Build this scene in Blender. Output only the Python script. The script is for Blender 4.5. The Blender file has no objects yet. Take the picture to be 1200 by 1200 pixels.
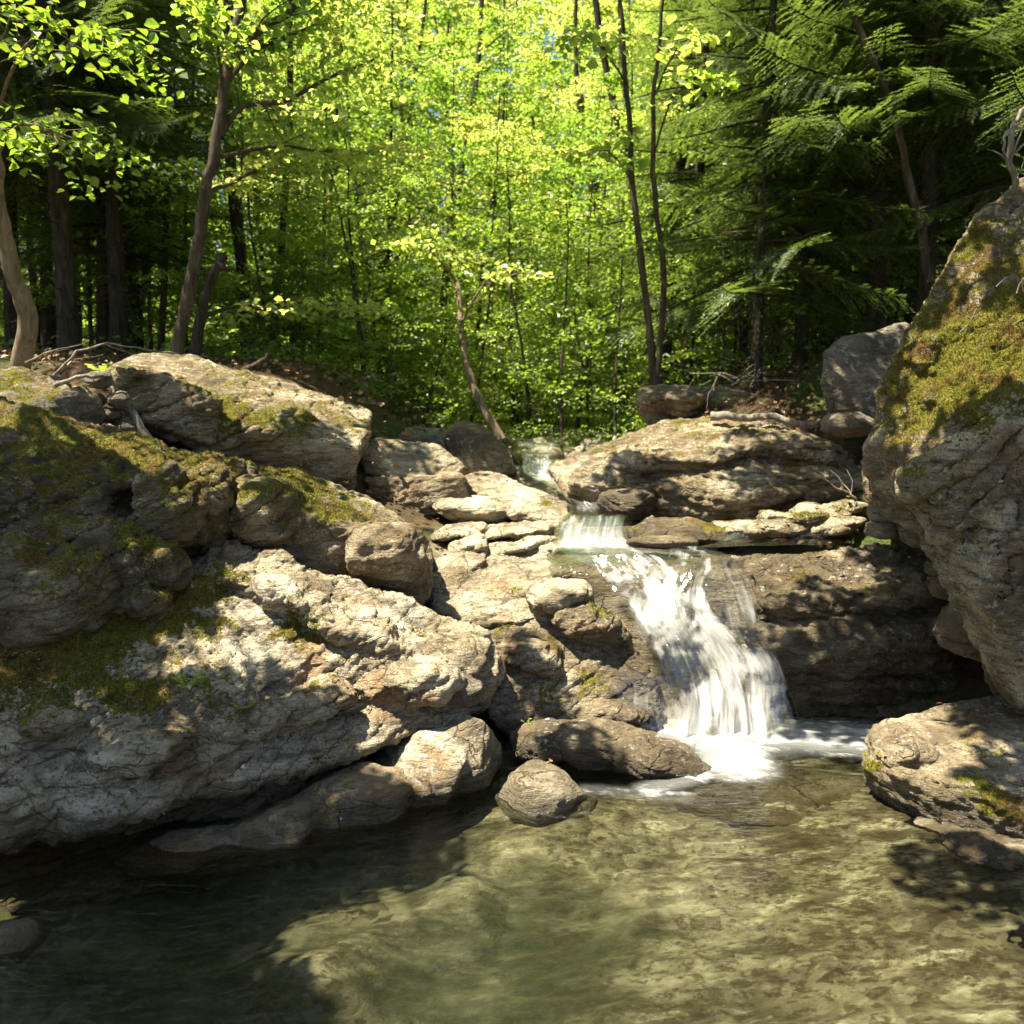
import bpy, bmesh, math, random
import numpy as np
from mathutils import Vector
SC = bpy.context.scene
COL = SC.collection
rad = math.radians

# ------------------------------------------------------------------ camera
F_PX = 1039.0                      # focal length in pixels of a 1200 px frame
CAM_Z = 2.0
PITCH = math.atan(125.0 / F_PX)
cam_d = bpy.data.cameras.new('camera')
cam_d.sensor_width = 36.0
cam_d.lens = 36.0 * F_PX / 1200.0
cam_d.clip_start = 0.05
cam_d.clip_end = 600.0
cam_d.dof.use_dof = True
cam_d.dof.focus_distance = 4.8
cam_d.dof.aperture_fstop = 2.4
cam = bpy.data.objects.new('camera', cam_d)
cam.location = (0, 0, CAM_Z)
cam.rotation_euler = (rad(90) - PITCH, 0, 0)
COL.objects.link(cam)
SC.camera = cam
CP, SP = math.cos(PITCH), math.sin(PITCH)


def W(px, py, d):
    """world point seen at photo pixel (px,py), d metres ahead"""
    x = (px - 600.0) / F_PX
    y = (600.0 - py) / F_PX
    dy = CP + y * SP
    dz = -SP + y * CP
    k = d / dy
    return (x * k, d, CAM_Z + dz * k)


def V(px, d, z):
    """point at height z, d metres ahead, in the photo column px"""
    dz = z - CAM_Z
    fwd = d * CP - dz * SP
    return ((px - 600.0) / F_PX * fwd, d, z)


# ------------------------------------------------------------------ noise
_r = np.random.RandomState(7)
_PERM = np.concatenate([_r.permutation(256)] * 3).astype(np.int32)
_G = _r.normal(size=(256, 3)).astype(np.float32)
_G /= np.linalg.norm(_G, axis=1)[:, None]


def perlin(P):
    P = np.asarray(P, np.float32)
    i = np.floor(P).astype(np.int32)
    f = P - i
    u = f * f * f * (f * (f * 6 - 15) + 10)
    i &= 255
    out = 0
    for dx in (0, 1):
        wx = u[:, 0] if dx else 1 - u[:, 0]
        a = _PERM[(i[:, 0] + dx) & 255]
        for dy in (0, 1):
            wy = u[:, 1] if dy else 1 - u[:, 1]
            b = _PERM[a + ((i[:, 1] + dy) & 255)]
            for dz in (0, 1):
                wz = u[:, 2] if dz else 1 - u[:, 2]
                g = _G[_PERM[b + ((i[:, 2] + dz) & 255)]]
                d = g[:, 0] * (f[:, 0] - dx) + g[:, 1] * (f[:, 1] - dy) + g[:, 2] * (f[:, 2] - dz)
                out = out + wx * wy * wz * d
    return out * 1.6


def fbm(P, octv=4, lac=2.03, gain=0.5, ridged=False):
    P = np.asarray(P, np.float32)
    s, a, t = 0, 1.0, 0.0
    for k in range(octv):
        n = perlin(P + 17.3 * k)
        if ridged:
            n = 1 - 2 * np.abs(n)
        s = s + a * n
        t += a
        a *= gain
        P = P * lac
    return s / t


def sstep(a, b, x):
    t = np.clip((x - a) / (b - a), 0, 1)
    return t * t * (3 - 2 * t)


# ------------------------------------------------------------------ mesh helpers
def np_mesh(name, verts, quads=None, tris=None, smooth=True):
    me = bpy.data.meshes.new(name)
    verts = np.asarray(verts, np.float32)
    q = np.zeros((0, 4), np.int32) if quads is None else np.asarray(quads, np.int32)
    t = np.zeros((0, 3), np.int32) if tris is None else np.asarray(tris, np.int32)
    me.vertices.add(len(verts))
    me.vertices.foreach_set('co', verts.ravel())
    loops = np.concatenate([q.ravel(), t.ravel()])
    me.loops.add(len(loops))
    me.loops.foreach_set('vertex_index', loops)
    me.polygons.add(len(q) + len(t))
    start = np.concatenate([np.arange(len(q)) * 4, len(q) * 4 + np.arange(len(t)) * 3]).astype(np.int32)
    me.polygons.foreach_set('loop_start', start)
    me.update(calc_edges=True)
    me.polygons.foreach_set('use_smooth', np.full(len(q) + len(t), smooth))
    me.update()
    return me


def attr(me, name, vals):
    a = me.attributes.new(name, 'FLOAT', 'POINT')
    a.data.foreach_set('value', np.asarray(vals, np.float32))


def link(name, me, mat, parent=None, loc=(0, 0, 0)):
    o = bpy.data.objects.new(name, me)
    COL.objects.link(o)
    o.location = loc
    if mat and not me.materials:
        me.materials.append(mat)
    if parent:
        o.parent = parent
    return o


def tag(o, label=None, cat=None, group=None, kind=None):
    if label: o['label'] = label
    if cat: o['category'] = cat
    if group: o['group'] = group
    if kind: o['kind'] = kind
    return o


class Tubes:
    """collects tapered tubes along polylines"""
    def __init__(self):
        self.v, self.q, self.n = [], [], 0

    def add(self, pts, rads, sides=7, rough=0.0, seed=0):
        pts = np.asarray(pts, float)
        rads = np.asarray(rads, float)
        m = len(pts)
        tan = np.gradient(pts, axis=0)
        tan /= np.linalg.norm(tan, axis=1)[:, None] + 1e-9
        ref = np.array([0.31, 0.95, 0.05]) if abs(tan[0, 1]) < 0.8 else np.array([1.0, 0.1, 0.2])
        a = np.cross(tan, ref)
        a /= np.linalg.norm(a, axis=1)[:, None] + 1e-9
        b = np.cross(tan, a)
        th = np.linspace(0, 2 * math.pi, sides, endpoint=False)
        ring = (a[:, None, :] * np.cos(th)[None, :, None] + b[:, None, :] * np.sin(th)[None, :, None])
        rr = rads[:, None] * np.ones((m, sides))
        if rough:
            q = (pts[:, None, :] + ring * 0.3).reshape(-1, 3) * 4 + seed
            rr = rr * (1 + rough * perlin(q).reshape(m, sides))
        vv = pts[:, None, :] + ring * rr[..., None]
        i = np.arange(m - 1)[:, None] * sides
        j = np.arange(sides)[None, :]
        k = (j + 1) % sides
        q = np.stack([i + j, i + k, i + sides + k, i + sides + j], -1).reshape(-1, 4) + self.n
        self.v.append(vv.reshape(-1, 3))
        self.q.append(q)
        self.n += m * sides

    def mesh(self, name):
        return np_mesh(name, np.concatenate(self.v), np.concatenate(self.q))


# ------------------------------------------------------------------ node helpers
class NT:
    def __init__(self, name):
        self.m = bpy.data.materials.new(name)
        self.m.use_nodes = True
        self.t = self.m.node_tree
        self.t.nodes.clear()
        self.out = self.t.nodes.new('ShaderNodeOutputMaterial')

    def set(self, n, k, v):
        s = n.inputs[k]
        if isinstance(v, bpy.types.NodeSocket):
            self.t.links.new(v, s)
        elif isinstance(v, (tuple, list)) and len(v) == 3 and s.type == 'RGBA':
            s.default_value = (*v, 1)
        else:
            s.default_value = v

    def n(self, typ, props=None, **inp):
        n = self.t.nodes.new('ShaderNode' + typ)
        for k, v in (props or {}).items():
            setattr(n, k, v)
        for k, v in inp.items():
            self.set(n, int(k[1:]) if k[0] == '_' else k.replace('_', ' '), v)
        return n

    def noise(self, vec, scale, detail=4, rough=0.55, dist=0.0):
        return self.n('TexNoise', Vector=vec, Scale=scale, Detail=detail, Roughness=rough, Distortion=dist).outputs[0]

    def map(self, vec, scale=(1, 1, 1), rot=(0, 0, 0)):
        return self.n('Mapping', Vector=vec, Scale=scale, Rotation=rot).outputs[0]

    def ramp(self, fac, stops):
        n = self.n('ValToRGB', Fac=fac)
        e = n.color_ramp.elements
        while len(e) < len(stops):
            e.new(0.5)
        for x, (p, c) in zip(e, stops):
            x.position = p
            x.color = (*c, 1) if isinstance(c, (tuple, list)) else (c, c, c, 1)
        return n.outputs[0]

    def step(self, x, a, b):
        return self.n('MapRange', {'interpolation_type': 'SMOOTHSTEP'}, Value=x, From_Min=a, From_Max=b).outputs[0]

    def mix(self, fac, a, b, mode='MIX'):
        n = self.n('Mix', {'data_type': 'RGBA', 'blend_type': mode})
        self.set(n, 0, fac); self.set(n, 6, a); self.set(n, 7, b)
        return n.outputs[2]

    def math(self, op, a, b=0.0, c=None, clamp=False):
        n = self.n('Math', {'operation': op, 'use_clamp': clamp})
        self.set(n, 0, a); self.set(n, 1, b)
        if c is not None: self.set(n, 2, c)
        return n.outputs[0]

    def at(self, name):
        return self.n('Attribute', {'attribute_name': name}).outputs['Fac']

    def coord(self):
        return self.n('TexCoord').outputs['Object']

    def bump(self, h, strength, dist, normal=None):
        n = self.n('Bump', Height=h, Strength=strength, Distance=dist)
        if normal: self.set(n, 'Normal', normal)
        return n.outputs[0]

    def surf(self, s):
        self.t.links.new(s, self.out.inputs['Surface'])
        return self.m


def rock_material(name, dark, mid, pale, stain=(0.17, 0.095, 0.04), band_rot=(0.25, 0.2, 0), seed=0.0, mossy=(0.06, 0.066, 0.008), mossy2=(0.30, 0.265, 0.022)):
    t = NT(name)
    p0 = t.coord()
    p = t.n('VectorMath', {'operation': 'ADD'}, _0=p0, _1=(seed, seed * .7, seed * 1.3)).outputs[0]
    base = t.ramp(t.noise(p, 2.2, 7, 0.62, 0.4), [(0.30, dark), (0.48, mid), (0.66, pale)])
    band = t.noise(t.map(p, (2.5, 2.5, 16), band_rot), 1.6, 6, 0.6, 0.7)
    base = t.mix(t.step(band, 0.48, 0.62), base, t.mix(0.65, base, (0.10, 0.078, 0.05)))
    st = t.noise(p, 1.7, 5, 0.65, 1.0)
    base = t.mix(t.math('MULTIPLY', t.step(st, 0.52, 0.68), 0.7), base, stain)
    lich = t.noise(p, 26, 7, 0.7)
    lich2 = t.noise(p, 3.6, 4, 0.6)
    lf = t.math('MULTIPLY', t.step(lich, 0.53, 0.62), t.step(lich2, 0.47, 0.6))
    base = t.mix(t.math('MULTIPLY', lf, 0.7), base, (0.60, 0.56, 0.47))
    sp = t.noise(p, 75, 5, 0.7)
    base = t.mix(t.math('MULTIPLY', t.step(sp, 0.54, 0.62), 0.7), base, (0.06, 0.05, 0.038))
    base = t.mix(t.math('MULTIPLY', t.step(t.noise(p, 9, 6, .7, .6), .57, .66), .55), base, (0.09, 0.075, 0.05))
    # fracture lines that follow the bedding
    wv = t.n('VectorMath', {'operation': 'ADD'}, _0=t.map(p, (1, 1, 2.6), band_rot), _1=t.n('VectorMath', {'operation': 'SCALE'}, _0=t.n('TexNoise', Vector=p, Scale=3.5, Detail=5).outputs[1], Scale=.38).outputs[0]).outputs[0]
    vd = t.n('TexVoronoi', {'feature': 'DISTANCE_TO_EDGE'}, Vector=wv, Scale=2.6).outputs['Distance']
    crk = t.math('MULTIPLY', t.step(vd, .022, .0), t.step(t.noise(p, 2.7, 4, .6), .45, .56))
    vd2 = t.n('TexVoronoi', {'feature': 'DISTANCE_TO_EDGE'}, Vector=wv, Scale=8.5).outputs['Distance']
    crk2 = t.math('MULTIPLY', t.step(vd2, .03, .0), t.step(t.noise(p, 4.1, 4, .6), .50, .62))
    crack = t.math('MAXIMUM', crk, t.math('MULTIPLY', crk2, .6))
    base = t.mix(t.math('MULTIPLY', crack, .5), base, (.05, .04, .028))
    wet = t.at('wet')
    base = t.mix(t.math('MULTIPLY', wet, 0.62), base, (0.045, 0.036, 0.022))
    # moss
    mn = t.noise(p, 38, 6, 0.7)
    mf = t.step(t.math('ADD', t.at('moss'), t.math('ADD', t.math('MULTIPLY', t.math('SUBTRACT', mn, 0.5), 2.3), t.math('MULTIPLY', t.math('SUBTRACT', t.noise(p, 8, 5, .65), 0.5), 2.0))), 0.46, 0.60)
    mcol = t.mix(t.step(t.noise(p, 90, 4, .7), .36, .66), mossy, mossy2)
    mcol = t.mix(t.step(t.noise(p, 4.3, 5, .65), .46, .64), mcol, t.mix(t.step(mn, .4, .6), (0.06, 0.03, 0.008), (0.20, 0.115, 0.025)))
    col = t.mix(mf, base, mcol)
    h = t.math('ADD', t.noise(p, 30, 9, 0.68), t.math('MULTIPLY', t.noise(t.map(p, (6, 6, 40), band_rot), 2.2, 6, 0.6, .5), 0.9))
    hm = t.math('MULTIPLY', t.noise(p, 130, 5, 0.75), mf)
    h = t.math('ADD', h, t.math('MULTIPLY', t.noise(p, 85, 6, .75, .4), .45))
    h = t.math('SUBTRACT', h, t.math('MULTIPLY', crack, .8))
    nb = t.bump(h, 0.95, 0.036)
    nb = t.bump(hm, 0.8, 0.022, nb)
    ro = t.n('MapRange', Value=wet, To_Min=0.82, To_Max=0.22).outputs[0]
    ro = t.math('ADD', ro, t.math('MULTIPLY', mf, 0.4), clamp=True)
    b = t.n('BsdfPrincipled', Base_Color=col, Roughness=ro, Normal=nb)
    b.inputs['Specular IOR Level'].default_value = 0.35
    return t.surf(b.outputs[0])


# ------------------------------------------------------------------ rock builder
RS = np.random.RandomState(11)
RS2 = np.random.RandomState(12)
TUFTS, FALLEN = [], []


def unit(v):
    v = np.asarray(v, float)
    return v / np.linalg.norm(v)


def hull(front, back=0.6, extra=()):
    """pixel points of the visible faces, continued back into the bank"""
    pts = [W(*p) for p in front]
    out = list(pts) + list(extra)
    for x, y, z in pts:
        k = (y + back) / y
        out.append((x * k * (1.0 if abs(x) < 1 else 1.03), y + back, CAM_Z - .06 + (z - CAM_Z) * k))
    return np.array(out)


def blob(px, py, d, rx, ry, rd, roll=0, sq=2.6, jit=0.12, tilt=0.0, n=46, seed=None):
    """angular boulder: points on a superellipsoid; rx, ry in photo pixels, rd in metres"""
    rs = np.random.RandomState(int(px * 7 + py * 13) if seed is None else seed)
    c = np.array(W(px, py, d))
    k = d / F_PX
    u = rs.normal(size=(n, 3))
    u /= np.linalg.norm(u, axis=1)[:, None]
    r = (np.abs(u) ** sq).sum(1) ** (-1.0 / sq)
    u = u * r[:, None] * (1 + jit * rs.uniform(-1, .35, (n, 1)))
    x, y, z = u[:, 0] * rx * k, u[:, 1] * rd, u[:, 2] * ry * k
    ca, sa = math.cos(rad(roll)), math.sin(rad(roll))
    x, z = x * ca - z * sa, x * sa + z * ca
    z = z + y * tilt
    return np.stack([x, y, z], 1) + c


def rock(name, label, hulls, mat, voxel=0.012, smooth=6, lump=0.05, strat=0.03, thick=0.07, fine=0.02,
         wn=(-0.15, -0.3, 0.94), moss=0.3, spots=(), wet=0.10, wetspots=(), cat='rock', group=None, seed=None):
    seed = RS.randint(1, 500) if seed is None else seed
    bm = bmesh.new()
    for h in hulls:
        b2 = bmesh.new()
        for p in h:
            b2.verts.new(p)
        r = bmesh.ops.convex_hull(b2, input=b2.verts)
        junk = [g for g in r['geom_interior'] if isinstance(g, bmesh.types.BMVert)]
        bmesh.ops.delete(b2, geom=junk, context='VERTS')
        tmp = bpy.data.meshes.new('tmp')
        b2.to_mesh(tmp); b2.free()
        bm.from_mesh(tmp)
        bpy.data.meshes.remove(tmp)
    me0 = bpy.data.meshes.new(name)
    bm.to_mesh(me0); bm.free()
    o = link(name, me0, None)
    m = o.modifiers.new('r', 'REMESH'); m.mode = 'VOXEL'; m.voxel_size = voxel; m.use_smooth_shade = True
    s = o.modifiers.new('s', 'SMOOTH'); s.factor = 0.5; s.iterations = smooth
    dg = bpy.context.evaluated_depsgraph_get()
    me = bpy.data.meshes.new_from_object(o.evaluated_get(dg))
    o.modifiers.clear()
    o.data = me
    bpy.data.meshes.remove(me0)
    me.name = name
    N = len(me.vertices)
    co = np.zeros(N * 3, np.float32)
    nn = np.zeros(N * 3, np.float32)

    def normals():
        me.vertices.foreach_set('co', co.ravel()); me.update()
        me.vertex_normals.foreach_get('vector', nn.ravel())
        return nn.reshape(-1, 3).copy()
    me.vertices.foreach_get('co', co)
    co = co.reshape(-1, 3)
    nn = nn.reshape(-1, 3)
    n = normals()
    sd = np.array([seed * 1.7, seed * 3.1, seed * 0.9]) % 211
    q = co + sd
    w = unit(wn)
    u = unit(np.cross(w, (0.2, 1, 0))); v = np.cross(w, u)
    # broad lumps
    co = co + n * (lump * (fbm(q * 2.1, 3) + 0.55 * fbm(q * 5.3, 2)))[:, None]
    n = normals()
    # bedding: ledges and grooves
    hgt = (co @ w) / thick + 1.1 * fbm(q * 1.6, 3) + 0.35 * fbm(q * 6, 2)
    tab = np.random.RandomState(seed).uniform(-1, 1, 4096)
    k = np.floor(hgt).astype(int)
    f = hgt - k
    a, b = tab[k % 4096], tab[(k + 1) % 4096]
    st = a + (b - a) * sstep(0.80, 1.0, f)
    groove = -1.1 * np.exp(-((f - 0.97) / 0.09) ** 2) * (0.4 + 0.6 * (tab[(k * 7) % 4096] > 0))
    mask = 0.25 + 0.75 * sstep(-0.25, 0.3, fbm(q * 1.1 + 50, 2))
    flat = 1 - 0.6 * np.abs(n @ w) ** 2
    co = co + n * (strat * (st * 0.7 + groove) * mask * flat)[:, None]
    n = normals()
    qs = np.stack([q @ u * 5, q @ v * 5, q @ w * 15], 1)
    fi = 0.6 * fbm(qs, 4, ridged=True) + 0.6 * fbm(q * 9, 4, gain=.6) + 0.4 * (np.abs(fbm(q * 16, 3)) - .2)
    co = co + n * (fine * 1.35 * fi)[:, None]
    n = normals()
    up = sstep(0.05, 0.75, n[:, 2])
    mo = moss * (0.35 + 0.9 * up) + 0.55 * fbm(q * 2.3 + 9, 4) * (0.3 + 0.7 * up) - 0.12
    for (sx, sy, sdp, sr, sv) in spots:
        c = np.array(W(sx, sy, sdp))
        d = np.linalg.norm(co - c, axis=1) / sr
        mo = mo + sv * np.exp(-d * d * 1.2) * (1 + .6 * fbm(q * 6, 3))
    mo = np.clip(mo, 0, 1)
    me_m = sstep(0.42, 0.75, mo)
    co = co + n * (me_m * (0.004 + 0.010 * fbm(q * 22, 3)))[:, None]
    normals()
    wt = 1 - sstep(wet - 0.05, wet + 0.10, co[:, 2] + 0.05 * fbm(q * 4, 2))
    for (sx, sy, sdp, sr) in wetspots:
        d = np.linalg.norm(co - np.array(W(sx, sy, sdp)), axis=1) / sr
        wt = np.maximum(wt, sstep(1.15, 0.75, d + .3 * fbm(q * 5, 3)))
    nf = normals()
    if co[:, 1].mean() < 9 and moss > .08:
        k = np.where((mo > .62) & (nf[:, 2] > .1) & (wt < .3))[0]
        if len(k):
            k = RS2.choice(k, min(len(k), 9000), replace=False)
            TUFTS.append((co[k].copy(), nf[k].copy()))
        k = np.where((nf[:, 2] > .72) & (wt < .2))[0]
        m = min(len(k), max(2, int(N / 9000)))
        if m:
            k = RS2.choice(k, m, replace=False)
            FALLEN.append((co[k] + nf[k] * .006, nf[k].copy()))
    attr(me, 'moss', mo * (1 - .7 * sstep(.5, 1, wt)))
    attr(me, 'wet', np.clip(wt, 0, 1))
    me.polygons.foreach_set('use_smooth', np.full(len(me.polygons), True))
    c = Vector((float(co[:, 0].mean()), float(co[:, 1].mean()), float(co[:, 2].min())))
    co = co - np.array(c, np.float32)
    me.vertices.foreach_set('co', co.ravel().astype(np.float32))
    me.update()
    o.location = c
    me.materials.append(mat)
    tag(o, label, cat, group)
    return o
# ------------------------------------------------------------------ lie of the land
def ip(y, xs, zs):
    return np.interp(y, xs, zs)


def ground_z(x, y):
    xc = ip(y, [-5, 3, 4.6, 5.4, 6.2, 7, 8, 9, 11, 14, 20, 40], [.5, .4, .6, .9, .75, .65, .6, .35, .35, .55, .8, 1])
    zc = ip(y, [-8, -4, -2, 3.0, 4.2, 5.0, 5.4, 5.9, 6.3, 6.7, 7, 8, 9, 9.4, 11, 14, 20, 30, 60, 90], [1.5, .2, -.5, -.55, -.55, -.4, -.2, .3, .6, .8, .88, 1.0, 1.15, 1.3, 1.36, 1.40, 1.48, 2.0, 5.0, 14])
    hw = ip(y, [-5, 4, 5, 6, 7, 9, 12, 20], [2.4, 2.0, 1.4, .6, .5, .45, .8, 1.0])
    dl = np.maximum(xc - x - hw, 0)
    dr = np.maximum(x - xc - hw, 0)
    hl = ip(y, [-5, 2, 4, 5.5, 6.6, 7.3, 8.2, 11, 20, 40], [1.2, 1.2, 1.0, .5, .45, .7, 1.3, .9, .6, .6])
    hr = ip(y, [-5, 2, 4, 5.5, 7, 8, 9.2, 11, 20, 40], [1.0, .9, .9, .5, .35, .6, 1.15, 1.0, .5, .5])
    wl = ip(y, [0, 5, 8, 10, 20], [3.5, 3.2, 2.6, 2.2, 3])
    z = zc + hl * sstep(0, 1, dl / wl) + hr * sstep(0, 1, dr / 2.6)
    z = z + .05 * np.maximum(dl - wl, 0) + .06 * np.maximum(dr - 2.6, 0)
    # shallow bedrock towards the lower right of the pool
    sh = sstep(-.5, 1.7, x) * sstep(5.2, 4.3, y) * sstep(-2, 1.0, y)
    z = z + .43 * sh + .135 * sstep(1.3, 2.2, x) * sstep(5, 4, y) * sstep(-2, 1, y)
    z = z + .37 * np.exp(-(((x - .18) / .5) ** 2 + ((y - 4.28) / .42) ** 2))
    # shelf left of mid pool, added so paler bed forms the lit patch
    t = np.clip(((x + .80) * .62 + (y - 3.25) * .55) / (.62 ** 2 + .55 ** 2), 0, 1)
    dd = np.hypot(x + .80 - .62 * t, y - 3.25 - .55 * t)
    pp = np.stack([np.atleast_1d(x) * 2.6, np.atleast_1d(y) * 2.6, np.zeros_like(np.atleast_1d(x)) + 4.], 1)
    dd = dd + .22 * fbm(pp, 3)
    z = np.maximum(z, -.27 - .30 * sstep(-.15, .55, dd))
    return z


# ------------------------------------------------------------------ rocks
M_WARM = rock_material('warm_gneiss', (0.10, 0.074, 0.04), (0.285, 0.225, 0.135), (0.55, 0.475, 0.335), seed=3)
M_GREY = rock_material('grey_gneiss', (0.11, 0.095, 0.07), (0.24, 0.21, 0.155), (0.40, 0.36, 0.28), seed=19, stain=(.15, .11, .07))
M_DARK = rock_material('dark_gneiss', (0.06, 0.043, 0.024), (0.155, 0.117, 0.066), (0.38, 0.31, 0.195), seed=31, stain=(.10, .065, .03))
M_PALE = rock_material('pale_gneiss', (0.15, 0.113, 0.064), (0.40, 0.33, 0.215), (0.67, 0.60, 0.45), seed=47, stain=(.28, .165, .07))

LW = (-0.28, -0.30, 0.91)
rock('bank_slab', 'long sloping slab with a sunlit top edge behind the mossy ledges, below the leaning birch', [
    hull([(165, 415, 7.6), (215, 417, 7.9), (300, 443, 8.1), (400, 468, 8.2), (432, 486, 8.1),
          (132, 434, 7.2), (150, 470, 7.0), (300, 502, 6.95), (420, 528, 7.1), (430, 512, 7.3),
          (170, 500, 7.1), (240, 530, 7.1), (330, 552, 7.15), (412, 574, 7.2)], 1.5),
    hull([(140, 430, 7.0), (200, 440, 6.95), (260, 470, 6.9), (160, 490, 6.95), (250, 520, 6.95)], .4)],
    M_WARM, .016, 7, .05, .05, .10, .022, LW, .40, spots=[(290, 480, 7.0, .35, .35), (240, 465, 7, .3, .3), (360, 490, 7.3, .3, .3)])
rock('bank_slab', 'mossy hump of rock at the left edge behind the ledges, dead branches lying on it', [
    hull([(-60, 430, 7.0), (30, 434, 7.1), (100, 458, 7.0), (150, 505, 6.9), (-60, 470, 6.4), (40, 478, 6.4),
          (110, 520, 6.4), (160, 540, 6.5), (-60, 530, 6.4), (100, 560, 6.4)], 1.4),
    blob(70, 490, 6.45, 55, 30, .3, 25)],
    M_GREY, .016, 7, .06, .04, .10, .022, LW, .5)
rock('mossy_ledge', 'big dark mossy ledge with an arched overhang at the left edge', [
    hull([(-90, 470, 5.9), (0, 470, 5.8), (40, 487, 5.7), (130, 524, 5.6), (230, 548, 5.8), (300, 552, 6.0), (235, 575, 5.4),
          (-90, 560, 4.9), (60, 556, 5.05), (150, 556, 5.15), (225, 590, 5.3), (235, 640, 5.35),
          (-90, 720, 5.0), (100, 720, 5.1), (220, 690, 5.3)], .9),
    hull([(-90, 500, 5.2), (30, 505, 5.2), (60, 540, 5.0), (140, 560, 4.95), (190, 556, 5.1), (60, 575, 4.9), (-90, 590, 4.8), (180, 575, 5.0)], .5),
    blob(202, 600, 5.1, 34, 55, .28, 12), blob(225, 600, 5.25, 26, 48, .25, 8), blob(246, 590, 5.35, 20, 45, .25, 4),
    blob(110, 645, 4.85, 95, 38, .35, -14), blob(40, 690, 4.6, 110, 70, .4, -10), blob(175, 660, 4.85, 45, 30, .25, -20),
    blob(85, 592, 5.08, 85, 34, .3, -4), blob(-20, 620, 4.75, 70, 70, .35, -10), blob(130, 690, 4.75, 70, 35, .25, -10)],
    M_DARK, .0115, 4, .09, .045, .075, .036, LW, .50,
    spots=[(100, 520, 5.5, .35, .5), (20, 500, 5.4, .3, .35), (250, 560, 5.6, .25, .4), (165, 635, 4.7, .09, .9), (205, 580, 5.0, .2, .4), (60, 690, 4.6, .4, -.12), (40, 640, 4.5, .15, .5), (140, 600, 4.7, .12, .5), (110, 670, 4.4, .15, .4), (60, 560, 5, .3, .3), (190, 530, 5.5, .3, .5)])
rock('mossy_ledge', 'blunt block of ledge with a bright moss cap ending above the sunlit stone slope', [
    hull([(262, 552, 6.1), (340, 548, 6.3), (440, 592, 6.2), (496, 628, 6.0), (504, 648, 5.9), (268, 590, 5.6), (320, 592, 5.5),
          (420, 622, 5.5), (480, 652, 5.6), (502, 695, 5.75), (268, 700, 5.5), (380, 700, 5.6), (480, 725, 5.7)], .9),
    blob(455, 650, 5.6, 48, 42, .3, -20), blob(310, 600, 5.6, 50, 40, .35, -10)],
    M_WARM, .0125, 7, .045, .03, .09, .022, LW, .38,
    spots=[(350, 570, 6.0, .33, .75), (400, 595, 5.7, .22, .55), (300, 560, 6, .25, .5), (290, 600, 5.4, .3, .3), (440, 615, 5.7, .15, .3)])
rock('stone_ledge', 'large pale sunlit ledge sloping down to a blunt nose over the pool', [
    hull([(265, 634, 5.3), (330, 662, 5.3), (420, 692, 5.25), (500, 717, 5.2), (568, 744, 5.1), (584, 775, 5.0),
          (230, 660, 5.1), (200, 725, 4.8), (225, 785, 4.5), (330, 775, 4.6), (420, 765, 4.75), (480, 780, 4.75), (580, 795, 4.9),
          (240, 850, 4.5), (400, 850, 4.55), (480, 840, 4.65), (565, 822, 4.85), (250, 900, 4.5), (400, 890, 4.6)], .7),
    hull([(-90, 705, 4.6), (0, 710, 4.6), (150, 700, 4.8), (240, 700, 4.95), (-90, 820, 4.0), (0, 815, 4.05), (100, 800, 4.15),
          (200, 825, 4.2), (290, 815, 4.35), (-90, 900, 3.9), (0, 905, 3.87), (100, 925, 3.88), (200, 910, 4.05), (330, 860, 4.35)], .8),
    hull([(-90, 905, 3.82), (0, 912, 3.78), (120, 902, 3.88), (250, 865, 4.17), (400, 835, 4.5), (540, 815, 4.75),
          (-90, 985, 3.68), (0, 990, 3.66), (150, 962, 3.78), (300, 920, 4.07), (450, 868, 4.45), (540, 842, 4.7)], .9),
    hull([(-90, 985, 3.86), (150, 960, 3.98), (300, 930, 4.25), (420, 900, 4.5)], .6, [V(-90, 3.62, -.5), V(150, 3.82, -.5), V(300, 4.1, -.5), V(420, 4.4, -.5), V(-90, 4.6, -.5), V(420, 5, -.5)]),
    blob(350, 828, 4.45, 75, 24, .2, 18), blob(290, 850, 4.3, 60, 22, .16, 25), blob(160, 880, 4.02, 80, 22, .2, 12), blob(20, 950, 3.74, 45, 35, .15, 20),
    blob(470, 802, 4.72, 70, 26, .22, 12), blob(535, 772, 5.0, 48, 30, .25, -8), blob(400, 725, 5.0, 120, 20, .3, -24), blob(320, 690, 5.15, 90, 14, .25, -27), blob(60, 840, 4.02, 60, 18, .16, -8)],
    M_PALE, .0115, 4, .07, .05, .07, .034, (-0.38, -0.25, 0.89), .22,
    spots=[(180, 720, 4.75, .32, .55), (60, 760, 4.3, .42, .6), (130, 790, 4.1, .25, .45), (345, 735, 4.75, .13, .9), (265, 815, 4.2, .12, .8), (240, 690, 4.95, .2, .5), (30, 800, 4, .2, .4), (250, 720, 4.7, .1, .7),
           (480, 740, 5, .06, .7), (330, 690, 5.1, .12, .45), (90, 720, 4.5, .35, .6), (200, 800, 4.2, .2, .5), (420, 760, 4.6, .08, .7), (290, 860, 4.2, .12, .4), (440, 700, 5.2, .08, .5), (370, 820, 4.4, .1, .5)], wet=.16)
rock('block', 'small angular block wedged under the nose of the pale ledge', [blob(535, 806, 4.78, 34, 25, .16, 14)], M_GREY, .009, 4, .02, .012, .06, .014, LW, .1)
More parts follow.
